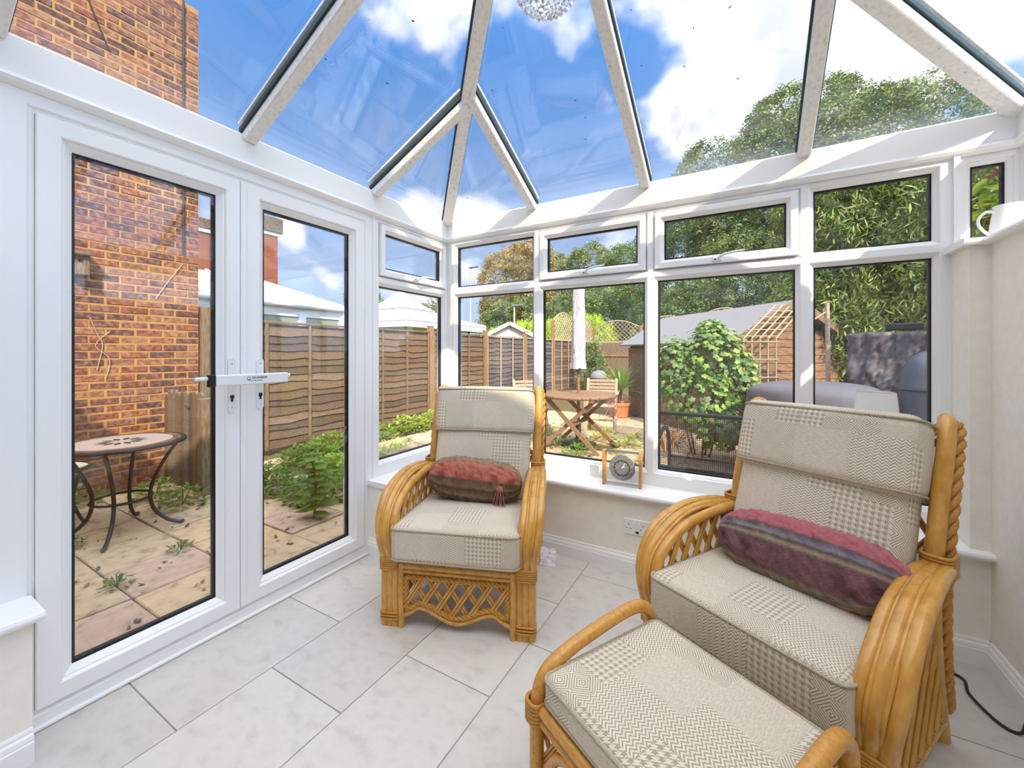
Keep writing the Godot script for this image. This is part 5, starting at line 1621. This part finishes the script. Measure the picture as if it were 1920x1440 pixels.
	for k in 17:
		var y := 0.06 + k * 0.118
		var ins := 0.06 + maxf(0.0, (y - 1.42) / 0.53 * 0.93)
		if ins > 0.9: continue
		part("weatherboard", Geo.new().box(Vector3(0.98, 0, 0), Vector3(1.96 - ins * 2, 0.128, 0.022)), M.shedboard, t, Transform3D(Basis(Vector3(1, 0, 0), -0.1), Vector3(0, y, 0.0)))
	part("wall_core", Geo.new().extrude(PackedVector2Array([Vector2(0.09, 0), Vector2(1.87, 0), Vector2(1.87, 1.46), Vector2(0.98, 1.96), Vector2(0.09, 1.46)]), -L, -0.02), M.bark, t)
	part("roof_slope", Geo.new().beam(Vector3(0.42, 1.78, 0.14), Vector3(0.42, 1.78, -L - 0.1), 1.2, 0.03, Vector3(-0.5, 0.86, 0)), M.felt, t)
	part("roof_slope", Geo.new().beam(Vector3(1.54, 1.78, 0.14), Vector3(1.54, 1.78, -L - 0.1), 1.2, 0.03, Vector3(0.5, 0.86, 0)), M.felt, t)
	part("bargeboard", Geo.new().beam(Vector3(-0.12, 1.46, 0.16), Vector3(0.98, 2.07, 0.16), 0.02, 0.1, Vector3.UP), M.oldpost, t)
	part("bargeboard", Geo.new().beam(Vector3(2.08, 1.46, 0.16), Vector3(0.98, 2.07, 0.16), 0.02, 0.1, Vector3.UP), M.oldpost, t)
	# trellis arch before the gable
	t = thing("garden_trellis_arch", "pale bamboo trellis with a sloping top beside the vine", "trellis", Vector3(-0.02, GROUND, -6.2), deg_to_rad(28.0))
	for k in 5: part("upright", Geo.new().rod(Vector3(k * 0.105, 0, 0), Vector3(k * 0.105, 1.52, 0), 0.011, 6), M.bamboo, t)
	for k in 6: part("rung", Geo.new().rod(Vector3(-0.02, 0.3 + k * 0.235, 0.012), Vector3(0.44, 0.3 + k * 0.235, 0.012), 0.009, 6), M.bamboo, t)
	for k in 5: part("sloping_rail", Geo.new().rod(Vector3(k * 0.105, 1.52, 0), Vector3(k * 0.105 + 0.72, 2.02, -0.5), 0.011, 6), M.bamboo, t)
	for k in 6: part("rung", Geo.new().rod(Vector3(-0.02 + k * 0.135, 1.55 + k * 0.092, -0.03 - k * 0.093), Vector3(0.44 + k * 0.135, 1.55 + k * 0.092, -0.03 - k * 0.093), 0.008, 6), M.bamboo, t)
	# leafy climber
	vine()
	t = thing("dry_fern", "brown dried fern at the left foot of the vine", "plant", Vector3(-0.85, GROUND, -5.35))
	for i in 60:
		var g := Geo.new()
		var a := rnd(0, TAU)
		leaf_blades(g, Vector3(cos(a) * 0.06, 0.1, sin(a) * 0.06), Vector3(cos(a) * 0.5, 1.0, sin(a) * 0.5).normalized(), rnd(0.5, 0.85), 0.025, rnd(0.4, 0.9), 5)
		part("frond", g, M.dryleaf, t)
	# mesh bench with its back to the window
	t = thing("metal_mesh_bench", "dark metal garden bench with mesh back and curved arms under the window", "bench", Vector3(0.18, GROUND, -3.42))
	var mesh_part := func(called: String, o: Vector3, u: Vector3, v: Vector3, nu: int, nv: int) -> void:
		var g := Geo.new()
		for i in nu + 1: g.tube([o + u * (float(i) / nu), o + u * (float(i) / nu) + v], 0.0016, 4, false)
		for i in nv + 1: g.tube([o + v * (float(i) / nv), o + v * (float(i) / nv) + u], 0.0016, 4, false)
		stuff(part(called, g, M.iron, t))
	mesh_part.call("back_mesh", Vector3(-0.78, 0.42, -0.03), Vector3(1.56, 0, 0), Vector3(0, 0.43, 0.06), 110, 30)
	mesh_part.call("seat_mesh", Vector3(-0.74, 0.40, -0.08), Vector3(1.48, 0, 0), Vector3(0, 0.0, -0.42), 104, 30)
	part("back_frame", Geo.new().tube([Vector3(-0.8, 0.86, 0.03), Vector3(0.8, 0.86, 0.03)], 0.017, 8), M.iron, t)
	part("back_frame", Geo.new().tube([Vector3(-0.8, 0.42, -0.03), Vector3(0.8, 0.42, -0.03)], 0.014, 8), M.iron, t)
	part("seat_frame", Geo.new().tube([Vector3(-0.76, 0.4, -0.06), Vector3(0.76, 0.4, -0.06)], 0.015, 8), M.iron, t)
	part("seat_frame", Geo.new().tube([Vector3(-0.76, 0.4, -0.5), Vector3(0.76, 0.4, -0.5)], 0.015, 8), M.iron, t)
	for s in [-1.0, 1.0]:
		part("arm", Geo.new().tube(smooth_path([Vector3(s * 0.78, 0.66, 0.0), Vector3(s * 0.79, 0.68, -0.2), Vector3(s * 0.79, 0.66, -0.42), Vector3(s * 0.78, 0.5, -0.5), Vector3(s * 0.78, 0.0, -0.52)], 5), 0.017, 8), M.iron, t)
		part("rear_leg", Geo.new().tube([Vector3(s * 0.79, 0.86, 0.03), Vector3(s * 0.79, 0.4, -0.03), Vector3(s * 0.79, 0.0, 0.02)], 0.017, 8), M.iron, t)
	# things on the right
	t = thing("wooden_garden_pole", "slim bare wooden pole standing before the dark hedge", "pole", Vector3(0.89, GROUND, -6.4))
	part("shaft", Geo.new().tube([Vector3(0, 0, 0), Vector3(0.01, 1.0, 0), Vector3(0, 1.96, 0)], [0.03, 0.027, 0.024], 8), M.palewood, t)
	part("side_branch", Geo.new().tube([Vector3(0, 1.85, 0), Vector3(-0.26, 1.66, 0.1)], 0.012, 6), M.bamboo, t)
	t = thing("covered_storage_unit", "tall storage unit under a creased black tarpaulin near the right window", "storage unit", Vector3(1.42, GROUND, -6.0), deg_to_rad(-18.0))
	nz = FastNoiseLite.new()
	nz.seed = 14
	nz.frequency = 1.6
	var drape := func(u: float, w: float) -> Vector3:
		var a := u * TAU
		var sq := pow(pow(absf(cos(a)), 6.0) + pow(absf(sin(a)), 6.0), -1.0 / 6.0)
		var yy := lerpf(0.0, 1.55, minf(w / 0.85, 1.0))
		var k := 1.0 if w <= 0.85 else maxf(0.0, 1.0 - (w - 0.85) / 0.15)
		var fold := 0.045 * sin(a * 9.0 + nz.get_noise_2d(yy * 0.8, a) * 4.0) * (1.0 - yy / 1.7) + 0.05 * nz.get_noise_3d(cos(a) * 1.5, yy * 1.2, sin(a) * 1.5)
		return Vector3(cos(a) * sq * (0.36 + fold) * k, yy + (0.02 * nz.get_noise_2d(a, w * 5.0) if w > 0.8 else 0.0), -sin(a) * sq * (0.30 + fold) * k)
	part("tarpaulin", Geo.new().grid(90, 40, drape), M.tarp, t)
	part("top_box", Geo.new().cbox(Vector3(0.1, 1.61, 0.1), Vector3(0.3, 0.07, 0.22), 0.01), M.black, t)
	t = thing("domed_compost_bin", "dark blue grey plastic garden bin with a domed lid at the right window edge", "bin", Vector3(1.5, GROUND, -5.15))
	part("body", Geo.new().lathe([Vector2(0.27, 0.0), Vector2(0.262, 0.25), Vector2(0.254, 0.5), Vector2(0.246, 0.75), Vector2(0.24, 0.985)], 28), M.bin, t)
	part("domed_lid", Geo.new().lathe([Vector2(0.25, 0.99), Vector2(0.253, 1.02), Vector2(0.235, 1.05), Vector2(0.225, 1.13), Vector2(0.2, 1.22), Vector2(0.15, 1.3), Vector2(0.08, 1.345), Vector2(0.0, 1.355)], 28), M.bin, t)
	t = thing("covered_barbecue", "low barbecue under a grey weather cover behind the large armchair", "barbecue", Vector3(0.60, GROUND, -5.2))
	var hump := func(u: float, w: float) -> Vector3:
		var a := u * TAU
		var k := clampf((w - 0.5) / 0.5, 0.0, 1.0)
		var r := 0.58 * sqrt(maxf(0.0, 1.0 - k * k * k))
		var y := lerpf(0.0, 0.76, minf(w / 0.5, 1.0)) + 0.28 * sqrt(k) + 0.02 * sin(a * 7.0) * (1.0 - w)
		return Vector3(cos(a) * r * (1.0 + 0.05 * sin(a * 6.0)), y, -sin(a) * r * 0.7)
	part("cover", Geo.new().grid(48, 24, hump), M.greycover, t)
	part("cover_hem", Geo.new().lathe([Vector2(0.5, 0.0), Vector2(0.58, 0.01), Vector2(0.58, 0.04)], 24), M.greycover, t)
	t = thing("grey_kettle_grill", "round grey kettle grill lid at the far fence left of the yucca", "grill", Vector3(-3.4, GROUND, -10.6))
	t.scale = Vector3.ONE * 0.8
	part("bowl", Geo.new().lathe([Vector2(0.0, 0.6), Vector2(0.14, 0.63), Vector2(0.24, 0.72), Vector2(0.27, 0.82)], 24), M.felt, t)
	part("lid", Geo.new().lathe([Vector2(0.28, 0.82), Vector2(0.26, 0.92), Vector2(0.18, 1.02), Vector2(0.0, 1.07)], 24), M.felt, t)
	for k in 3: part("leg", Geo.new().rod(Vector3(cos(k * 2.1) * 0.25, 0, sin(k * 2.1) * 0.25), Vector3(cos(k * 2.1) * 0.14, 0.66, sin(k * 2.1) * 0.14), 0.012, 6), M.iron, t)
	# fallen leaves on the paving, and on the glass roof
	var bit := Geo.new()
	leaf_blades(bit, Vector3(-0.5, 0, 0), Vector3(1, 0.05, 0).normalized(), 1.0, 0.6, -0.15, 3)
	var lie := []
	for i in 150: lie.append(Transform3D(Basis.from_euler(Vector3(rnd(-0.2, 0.2), rnd(0, TAU), rnd(-0.2, 0.2))).scaled(Vector3.ONE * rnd(0.015, 0.05)), Vector3(rnd(-5.1, -2.4), GROUND + 0.008, rnd(-0.6, -2.6))))
	tag(copies("leaf_litter", bit.mesh(), M.bark, lie, [], self), "small dead brown leaves scattered over the patio slabs by the doors", "leaves")
	lie = []
	for i in 46:
		var u := rnd(0.05, 1.35)
		var p := Vector3(rnd(LX + u, RX - u), EAVE + 0.066 + u * PITCH, BZ + u)
		if i % 3 == 0: p = Vector3(LX + u, EAVE + 0.066 + u * PITCH, rnd(BZ + u, 0.0))
		lie.append(Transform3D(Basis.from_euler(Vector3(0, rnd(0, TAU), 0)).scaled(Vector3.ONE * rnd(0.006, 0.02)), p))
	tag(copies("roof_leaf_litter", bit.mesh(), M.bark, lie, [], self), "small dark leaf fragments lying on the glass roof panes", "leaves")
	# weeds in the joints and along the fence
	var wm := [weed_mesh(90, 0.14, 0.14, 0.06), weed_mesh(120, 0.18, 0.2, 0.07), weed_mesh(50, 0.09, 0.1, 0.05)]
	var big := [weed_mesh(520, 0.32, 0.32, 0.085), weed_mesh(460, 0.3, 0.27, 0.08)]
	for p in [[-4.96, -3.68], [-4.98, -4.42], [-4.96, -5.16], [-4.98, -5.9], [-4.96, -6.64], [-4.98, -7.38]]:
		var o := thing("weed_clump", "bushy green weeds growing along the foot of the lap fence", "weeds", Vector3(p[0], GROUND, p[1]), rnd(0, TAU), "green weeds along the fence foot")
		part("foliage", big[rng.randi() % 2], M.greens[[0, 2, 2, 4][rng.randi() % 4]], o)
	for p in [[-4.72, -1.62], [-4.28, -1.66], [-5.08, -1.15], [-5.08, -0.7]]:
		var o := thing("weed_clump", "green weeds at the foot of the brick wall and side gate", "weeds", Vector3(p[0], GROUND, p[1]), rnd(0, TAU), "weeds below the brick wall")
		part("foliage", wm[1], M.greens[[0, 1][rng.randi() % 2]], o)
	for p in [[-4.05, -2.25], [-3.42, -2.4], [-3.75, -2.95], [-4.45, -2.98]]:
		var o := thing("weed_clump", "dense feathery weeds on the patio just beyond the right door", "weeds", Vector3(p[0], GROUND, p[1]), rnd(0, TAU), "feathery weeds beyond the doors")
		part("foliage", big[rng.randi() % 2], M.greens[[0, 1, 0, 2][rng.randi() % 4]], o)
	for p in [[-3.12, -0.9], [-3.32, -1.28], [-2.9, -1.42], [-3.0, -1.5], [-4.0, -0.92]]:
		var o := thing("weed_tuft", "small weed tuft in a patio joint close to the left door", "weeds", Vector3(p[0], GROUND, p[1]), rnd(0, TAU), "weed tufts in the patio joints")
		part("foliage", wm[2], M.greens[1], o)
		o.scale = Vector3.ONE * 0.75
	var used := []
	for i in 150:
		var x := -4.6 + 0.45 * int(rnd(0, 9)) + 0.225 * 0
		var z := -3.1 - rnd(0.0, 3.9)
		if rng.randf() < 0.5:
			x = rnd(-4.6, -0.6)
			z = -0.9 - 0.45 * int(rnd(5, 13))
		var spot := Vector3(x, GROUND, z)
		if used.any(func(q): return q.distance_to(spot) < 0.42) or x < -4.4 or spot.distance_to(Vector3(-0.5, GROUND, -5.75)) < 0.8: continue
		used.append(spot)
		var near := "between the garden slabs left of the round table"
		if spot.distance_to(Vector3(-2.06, GROUND, -5.5)) < 0.8: near = "between the slabs under the round table"
		elif z < -6.2: near = "between the far slabs beyond the round table"
		elif x > -1.4: near = "between the slabs in front of the climber"
		elif z > -3.9: near = "between the slabs just outside the back windows"
		elif x > -2.06: near = "between the slabs right of the round table"
		var o := thing("weed_tuft", "small green weed growing " + near, "weeds", spot, rnd(0, TAU), "weeds " + near)
		part("foliage", wm[rng.randi() % 3], M.greens[[0, 2, 4, 1][rng.randi() % 4]], o)
	t = thing("broadleaf_weed", "tall dark leaved weed standing alone outside the right door", "plant", Vector3(-3.02, GROUND, -2.06))
	t.scale = Vector3.ONE * 1.25
	part("stem", Geo.new().tube(smooth_path([Vector3(0, 0, 0), Vector3(0.02, 0.2, 0), Vector3(0.0, 0.42, 0.02)], 3), 0.008, 6), M.dryleaf, t)
	for i in 26:
		var g := Geo.new()
		var a := i * 2.4
		var y := 0.05 + 0.38 * i / 26.0
		leaf_blades(g, Vector3(0.01, y, 0), Vector3(cos(a), 0.3, sin(a)).normalized(), rnd(0.10, 0.17), 0.09, 0.4, 3)
		part("leaf", g, M.greens[1] if i % 3 else M.greens[0], t)
	t = thing("red_leaved_shrub", "young shrub with red leaf tips outside the small high window", "shrub", Vector3(2.0, GROUND, -5.3))
	part("stem", Geo.new().tube(smooth_path([Vector3(0, 0, 0), Vector3(0.05, 1.0, 0.0), Vector3(-0.05, 2.0, 0.05), Vector3(0.0, 2.95, 0)], 4), 0.016, 6), M.bark, t)
	for i in 90:
		var g := Geo.new()
		var a := i * 2.4
		var y := 1.5 + 1.5 * i / 90.0
		leaf_blades(g, Vector3(rnd(-0.15, 0.15), y, rnd(-0.15, 0.15)), Vector3(cos(a), rnd(-0.4, 0.6), sin(a)).normalized(), rnd(0.14, 0.26), 0.09, 0.5, 3)
		part("leaf", g, M.red if i % 4 == 0 else M.greens[i % 3], t)

func maple_leaf() -> ArrayMesh:
	var g := Geo.new()
	var rim := []
	for i in 10:
		var a := PI * 0.5 + TAU * i / 10.0
		var r: float = [1.0, 0.55, 0.85, 0.5, 0.62, 0.35, 0.62, 0.5, 0.85, 0.55][i]
		rim.append(Vector3(cos(a) * r * 0.5, sin(a) * r * 0.5, -0.10 * r * r))
	for i in 10: g.poly([Vector3.ZERO, rim[i], rim[(i + 1) % 10]], Vector3(0, 0, 1))
	return g.mesh()

func vine() -> void:
	var t := thing("leafy_climber", "dense leafy green climber with lobed leaves before the shed", "shrub", Vector3(-0.5, GROUND, -5.75))
	for i in 5:
		var a := i * 1.3
		part("stem", Geo.new().tube(smooth_path([Vector3(cos(a) * 0.1, 0, sin(a) * 0.1), Vector3(cos(a) * 0.25, 0.6, sin(a) * 0.2), Vector3(cos(a) * 0.4, 1.2, sin(a) * 0.25)], 4), 0.012, 6), M.bark, t)
	var lf := maple_leaf()
	var pts := []
	var blobs := [[Vector3(-0.32, 1.15, 0.0), Vector3(0.36, 0.42, 0.32)], [Vector3(0.15, 1.25, 0.05), Vector3(0.42, 0.45, 0.34)], [Vector3(0.0, 0.8, 0.08), Vector3(0.5, 0.42, 0.34)], [Vector3(0.42, 1.0, 0.0), Vector3(0.25, 0.4, 0.3)], [Vector3(0.12, 1.55, 0.0), Vector3(0.2, 0.22, 0.2)], [Vector3(0.25, 0.45, 0.05), Vector3(0.35, 0.35, 0.3)]]
	for i in 2700:
		var b: Array = blobs[i % 6]
		var d := Vector3(rnd(-1, 1), rnd(-1, 1), rnd(-1, 1)).normalized()
		pts.append([b[0] + d * b[1] * rnd(0.72, 1.05), d])
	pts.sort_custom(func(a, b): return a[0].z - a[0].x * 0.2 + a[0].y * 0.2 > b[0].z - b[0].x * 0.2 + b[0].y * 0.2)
	var where := []
	var cols := []
	for i in pts.size():
		var d: Vector3 = (pts[i][1] + Vector3(0, 0.7, 0.2)).normalized()
		var bs := Basis.looking_at(-d, Vector3(rnd(-1, 1), rnd(0.2, 1), rnd(-1, 1)).normalized()) * Basis(Vector3(0, 0, 1), rnd(0, TAU))
		var tr := Transform3D(bs.scaled(Vector3.ONE * rnd(0.07, 0.125)), pts[i][0])
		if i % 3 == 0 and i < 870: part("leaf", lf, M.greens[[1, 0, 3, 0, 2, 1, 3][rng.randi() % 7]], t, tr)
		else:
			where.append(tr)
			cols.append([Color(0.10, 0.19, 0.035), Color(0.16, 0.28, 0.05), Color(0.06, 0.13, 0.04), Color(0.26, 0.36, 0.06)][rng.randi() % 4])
	copies("foliage", lf, M.leaf, where, cols, t)

# ---------------------------------------------------------------- trees
func leaf_cluster(n: int, long: float, wide: float) -> ArrayMesh:
	var g := Geo.new()
	for i in n:
		var c := Vector3(rnd(-1, 1), rnd(-1, 1), rnd(-1, 1))
		var d := Vector3(rnd(-1, 1), rnd(-0.6, 0.6), rnd(-1, 1)).normalized()
		leaf_blades(g, c * 0.7, d, long * rnd(0.7, 1.3), wide * rnd(0.7, 1.3), 0.3, 2)
	return g.mesh()

func tree(called: String, label: String, at: Vector3, trunk: float, blobs: Array, n: int, size: float, palette: Array, cl: Mesh, group := "", branches := 9, shell := 0.55) -> void:
	var t := thing(called, label, "tree" if trunk > 1.0 else "shrub", at, 0, group)
	if trunk > 0.0:
		part("trunk", Geo.new().tube(smooth_path([Vector3(0, 0, 0), Vector3(0.1, trunk * 0.5, 0), Vector3(0, trunk, 0.1)], 4), [0.05 * trunk + 0.06, 0.05 * trunk + 0.05, 0.05 * trunk + 0.05, 0.05 * trunk + 0.045, 0.05 * trunk + 0.04, 0.05 * trunk + 0.035, 0.05 * trunk + 0.03, 0.05 * trunk + 0.03, 0.05 * trunk + 0.02], 10), M.bark, t)
		for i in branches:
			var b: Array = blobs[i % blobs.size()]
			var e: Vector3 = b[0] + Vector3(rnd(-0.6, 0.6), rnd(-0.4, 0.6), rnd(-0.6, 0.6)) * b[1]
			var s := Vector3(0, trunk * rnd(0.55, 1.0), 0)
			part("branch", Geo.new().tube(smooth_path([s, s.lerp(e, 0.5) + Vector3(rnd(-0.2, 0.2), rnd(0, 0.4), rnd(-0.2, 0.2)), e], 4), [0.022 * trunk, 0.02 * trunk, 0.018 * trunk, 0.016 * trunk, 0.013 * trunk, 0.011 * trunk, 0.009 * trunk, 0.006 * trunk, 0.003 * trunk], 6), M.bark, t)
	var where := []
	var cols := []
	var nz := FastNoiseLite.new()
	nz.seed = int(at.x * 13.0 + at.z * 7.0) + 500
	nz.frequency = 0.9 / maxf(size * 3.0, 0.3)
	var vol := 0.0
	for b in blobs: vol += pow(b[1].x * b[1].y * b[1].z, 0.667)
	for b in blobs:
		var m := int(n * pow(b[1].x * b[1].y * b[1].z, 0.667) / vol)
		for i in m:
			var d := Vector3(rnd(-1, 1), rnd(-1, 1), rnd(-1, 1))
			if d.length() > 1.0: d = d.normalized() * rnd(0.8, 1.0)
			d = d.normalized() * pow(d.length(), shell)
			var p: Vector3 = b[0] + d * b[1]
			var q := nz.get_noise_3dv(p)
			if q < -0.25 + rnd(-0.15, 0.15): continue
			p += d * q * size * 1.2
			where.append(Transform3D(Basis.from_euler(Vector3(rnd(0, TAU), rnd(0, TAU), 0)).scaled(Vector3.ONE * size * rnd(0.7, 1.3)), p))
			var c: Color = palette[rng.randi() % palette.size()]
			cols.append(c * rnd(1.1, 1.75))
	copies("foliage", cl, M.leaf, where, cols, t)

func trees() -> void:
	var oval := leaf_cluster(16, 0.42, 0.26)
	var slim := leaf_cluster(14, 0.95, 0.2)
	var green := [Color(0.11, 0.17, 0.035), Color(0.15, 0.2, 0.04), Color(0.08, 0.13, 0.035), Color(0.19, 0.22, 0.05)]
	var dark := [Color(0.11, 0.165, 0.05), Color(0.13, 0.185, 0.055), Color(0.155, 0.195, 0.06), Color(0.10, 0.15, 0.05)]
	var autumn := [Color(0.28, 0.22, 0.06), Color(0.36, 0.20, 0.07), Color(0.16, 0.18, 0.05), Color(0.22, 0.22, 0.07), Color(0.30, 0.15, 0.05)]
	var lime := [Color(0.34, 0.46, 0.03), Color(0.28, 0.40, 0.03), Color(0.42, 0.50, 0.05)]
	var willow := [Color(0.13, 0.19, 0.035), Color(0.18, 0.23, 0.04), Color(0.23, 0.24, 0.07), Color(0.09, 0.14, 0.035)]
	var olive := [Color(0.17, 0.2, 0.05), Color(0.12, 0.15, 0.045), Color(0.22, 0.22, 0.07), Color(0.09, 0.12, 0.04)]
	tree("tree", "tree turning autumn orange behind the street lamp in the left back window", Vector3(-15.0, -0.4, -26.5), 4.5, [[Vector3(0, 6.5, 0), Vector3(2.6, 3.0, 2.6)], [Vector3(-0.9, 4.6, 0.5), Vector3(1.6, 1.5, 1.6)], [Vector3(1.3, 8.2, 0), Vector3(1.9, 1.6, 1.9)], [Vector3(1.8, 4.6, 0.4), Vector3(2.0, 2.0, 1.8)]], 4600, 0.25, autumn, oval, "trees beyond the garden")
	tree("tree", "olive green tree with pale branches seen in the left vent window", Vector3(-11.5, -0.4, -29.5), 5.0, [[Vector3(-1.6, 7.2, 0), Vector3(1.9, 2.2, 2)], [Vector3(1.4, 7.7, 0), Vector3(1.8, 2.1, 2)], [Vector3(0, 5.6, 0.6), Vector3(3.2, 2.4, 2.2)], [Vector3(3.0, 6.6, 0), Vector3(1.8, 1.8, 1.8)]], 4800, 0.26, olive, oval, "trees beyond the garden", 14)
	tree("tree", "dark green tree behind the arched trellis fence", Vector3(-7.0, -0.4, -29.0), 4.5, [[Vector3(0, 6.4, 0), Vector3(2.2, 3.0, 2.2)], [Vector3(1.4, 8.6, 0), Vector3(1.2, 1.5, 1.2)], [Vector3(-0.8, 4.4, 0.6), Vector3(2.4, 2.0, 2)]], 4200, 0.26, green, oval, "trees beyond the garden")
	tree("tree", "deep green tree closing the view behind the shed ridge", Vector3(-2.6, -0.4, -23.0), 4.0, [[Vector3(0, 5.4, 0), Vector3(2.4, 3.2, 2.2)], [Vector3(1.6, 7.4, 0), Vector3(1.8, 1.8, 1.8)], [Vector3(-0.6, 3.0, 0.6), Vector3(2.4, 1.8, 1.8)]], 4600, 0.23, dark, oval, "trees beyond the garden")
	tree("oak_tree", "huge oak crown rising above the eaves on the right", Vector3(2.6, -0.4, -20.0), 5.5, [[Vector3(0, 8.2, 0), Vector3(3.6, 3.2, 3.2)], [Vector3(-2.8, 7.2, 0), Vector3(2.2, 2.2, 2.2)], [Vector3(2.2, 8.6, 0.6), Vector3(2.9, 2.3, 2.6)], [Vector3(-0.6, 10.4, 0), Vector3(2.4, 1.7, 2.2)], [Vector3(-2.0, 4.2, 1.2), Vector3(3.2, 2.4, 2.2)], [Vector3(2.0, 5.2, 1.2), Vector3(3.6, 2.6, 2.4)], [Vector3(4.6, 7.4, 0), Vector3(1.8, 1.6, 1.8)], [Vector3(-3.7, 8.9, 1.0), Vector3(1.5, 1.5, 1.5)], [Vector3(-4.9, 7.6, 1.6), Vector3(1.3, 1.3, 1.3)]], 17000, 0.22, olive + green, oval, "trees beyond the garden", 16)
	tree("tree", "dense dark evergreen mass behind the shed roof", Vector3(-0.6, -0.4, -17.6), 2.5, [[Vector3(0, 2.8, 0), Vector3(2.6, 2.4, 1.4)], [Vector3(2.6, 3.2, 0), Vector3(2.4, 2.8, 1.6)], [Vector3(-1.8, 2.0, 0), Vector3(1.8, 1.8, 1.2)]], 5600, 0.19, dark, oval, "trees beyond the garden", 6)
	tree("tree", "dark green evergreens behind the lime hedge", Vector3(-11.0, -0.4, -24.5), 2.5, [[Vector3(-2.5, 2.8, 0), Vector3(3.4, 2.6, 1.6)], [Vector3(2.5, 3.0, 0), Vector3(3.4, 2.8, 1.6)]], 5000, 0.24, dark, oval, "trees beyond the garden", 6)
	tree("clipped_hedge", "bright lime green hedge above the cream shed", Vector3(-9.2, -0.3, -18.2), 1.2, [[Vector3(-2.0, 1.5, -0.6), Vector3(1.8, 1.4, 0.9)], [Vector3(0, 1.7, 0), Vector3(2.0, 1.5, 1.0)], [Vector3(2.4, 1.8, 0.4), Vector3(2.0, 1.55, 1.0)]], 6500, 0.1, lime, slim, "", 4)
	tree("willow_shrub", "tall buddleia with long pale leaves filling the right window", Vector3(1.75, GROUND, -8.3), 1.4, [[Vector3(0, 2.4, 0), Vector3(1.25, 1.3, 0.8)], [Vector3(-0.3, 3.5, 0), Vector3(1.1, 0.9, 0.8)], [Vector3(0.7, 3.4, 0), Vector3(1.1, 1.1, 0.8)], [Vector3(-0.7, 1.8, 0.1), Vector3(0.7, 0.9, 0.6)], [Vector3(0.9, 1.9, 0.1), Vector3(0.9, 0.9, 0.6)]], 8500, 0.105, willow, slim, "", 14, 0.45)
	tree("evergreen_hedge", "dark hedge behind the tarpaulin and pole", Vector3(1.4, GROUND, -9.2), 0.6, [[Vector3(-0.4, 0.9, 0), Vector3(1.3, 1.1, 0.5)], [Vector3(1.2, 0.9, 0), Vector3(1.3, 1.1, 0.5)]], 1500, 0.17, dark, oval, "", 4)
	tree("conifer", "small dark conifer at the far end of the lap fence", Vector3(-4.5, GROUND, -13.3), 0.5, [[Vector3(0, 0.6, 0), Vector3(0.5, 0.7, 0.5)], [Vector3(0, 1.2, 0), Vector3(0.32, 0.55, 0.32)]], 700, 0.12, dark, oval, "", 3)
	tree("tree", "far green tree top beyond the white conservatory roof", Vector3(-20.0, -0.4, -16.9), 3.0, [[Vector3(0, 4.6, 0), Vector3(0.85, 1.2, 0.85)]], 500, 0.3, green, oval, "trees beyond the garden", 5)
	tree("tree", "far tree line behind the gazebo roof", Vector3(-23.0, -0.4, -24.0), 3.0, [[Vector3(-2.8, 4.4, 1.5), Vector3(1.6, 1.7, 1.4)], [Vector3(1.5, 4.2, -1.0), Vector3(2.2, 1.5, 1.4)]], 900, 0.32, olive, oval, "trees beyond the garden", 6)
	for q in [["slim street lamp pole with a flat head left of the autumn tree", Vector3(-16.4, -0.4, -22.9), 7.4], ["distant street lamp pole before the dark evergreens", Vector3(-13.0, -0.4, -23.0), 4.6]]:
		var o := thing("street_lamp", q[0], "street lamp", q[1])
		part("pole", Geo.new().tube([Vector3.ZERO, Vector3(0, q[2], 0)], [0.09, 0.06], 8), M.canvas, o)
		part("lamp_head", Geo.new().cbox(Vector3(0.25, q[2] + 0.03, 0), Vector3(0.7, 0.09, 0.22), 0.02), M.slate, o)
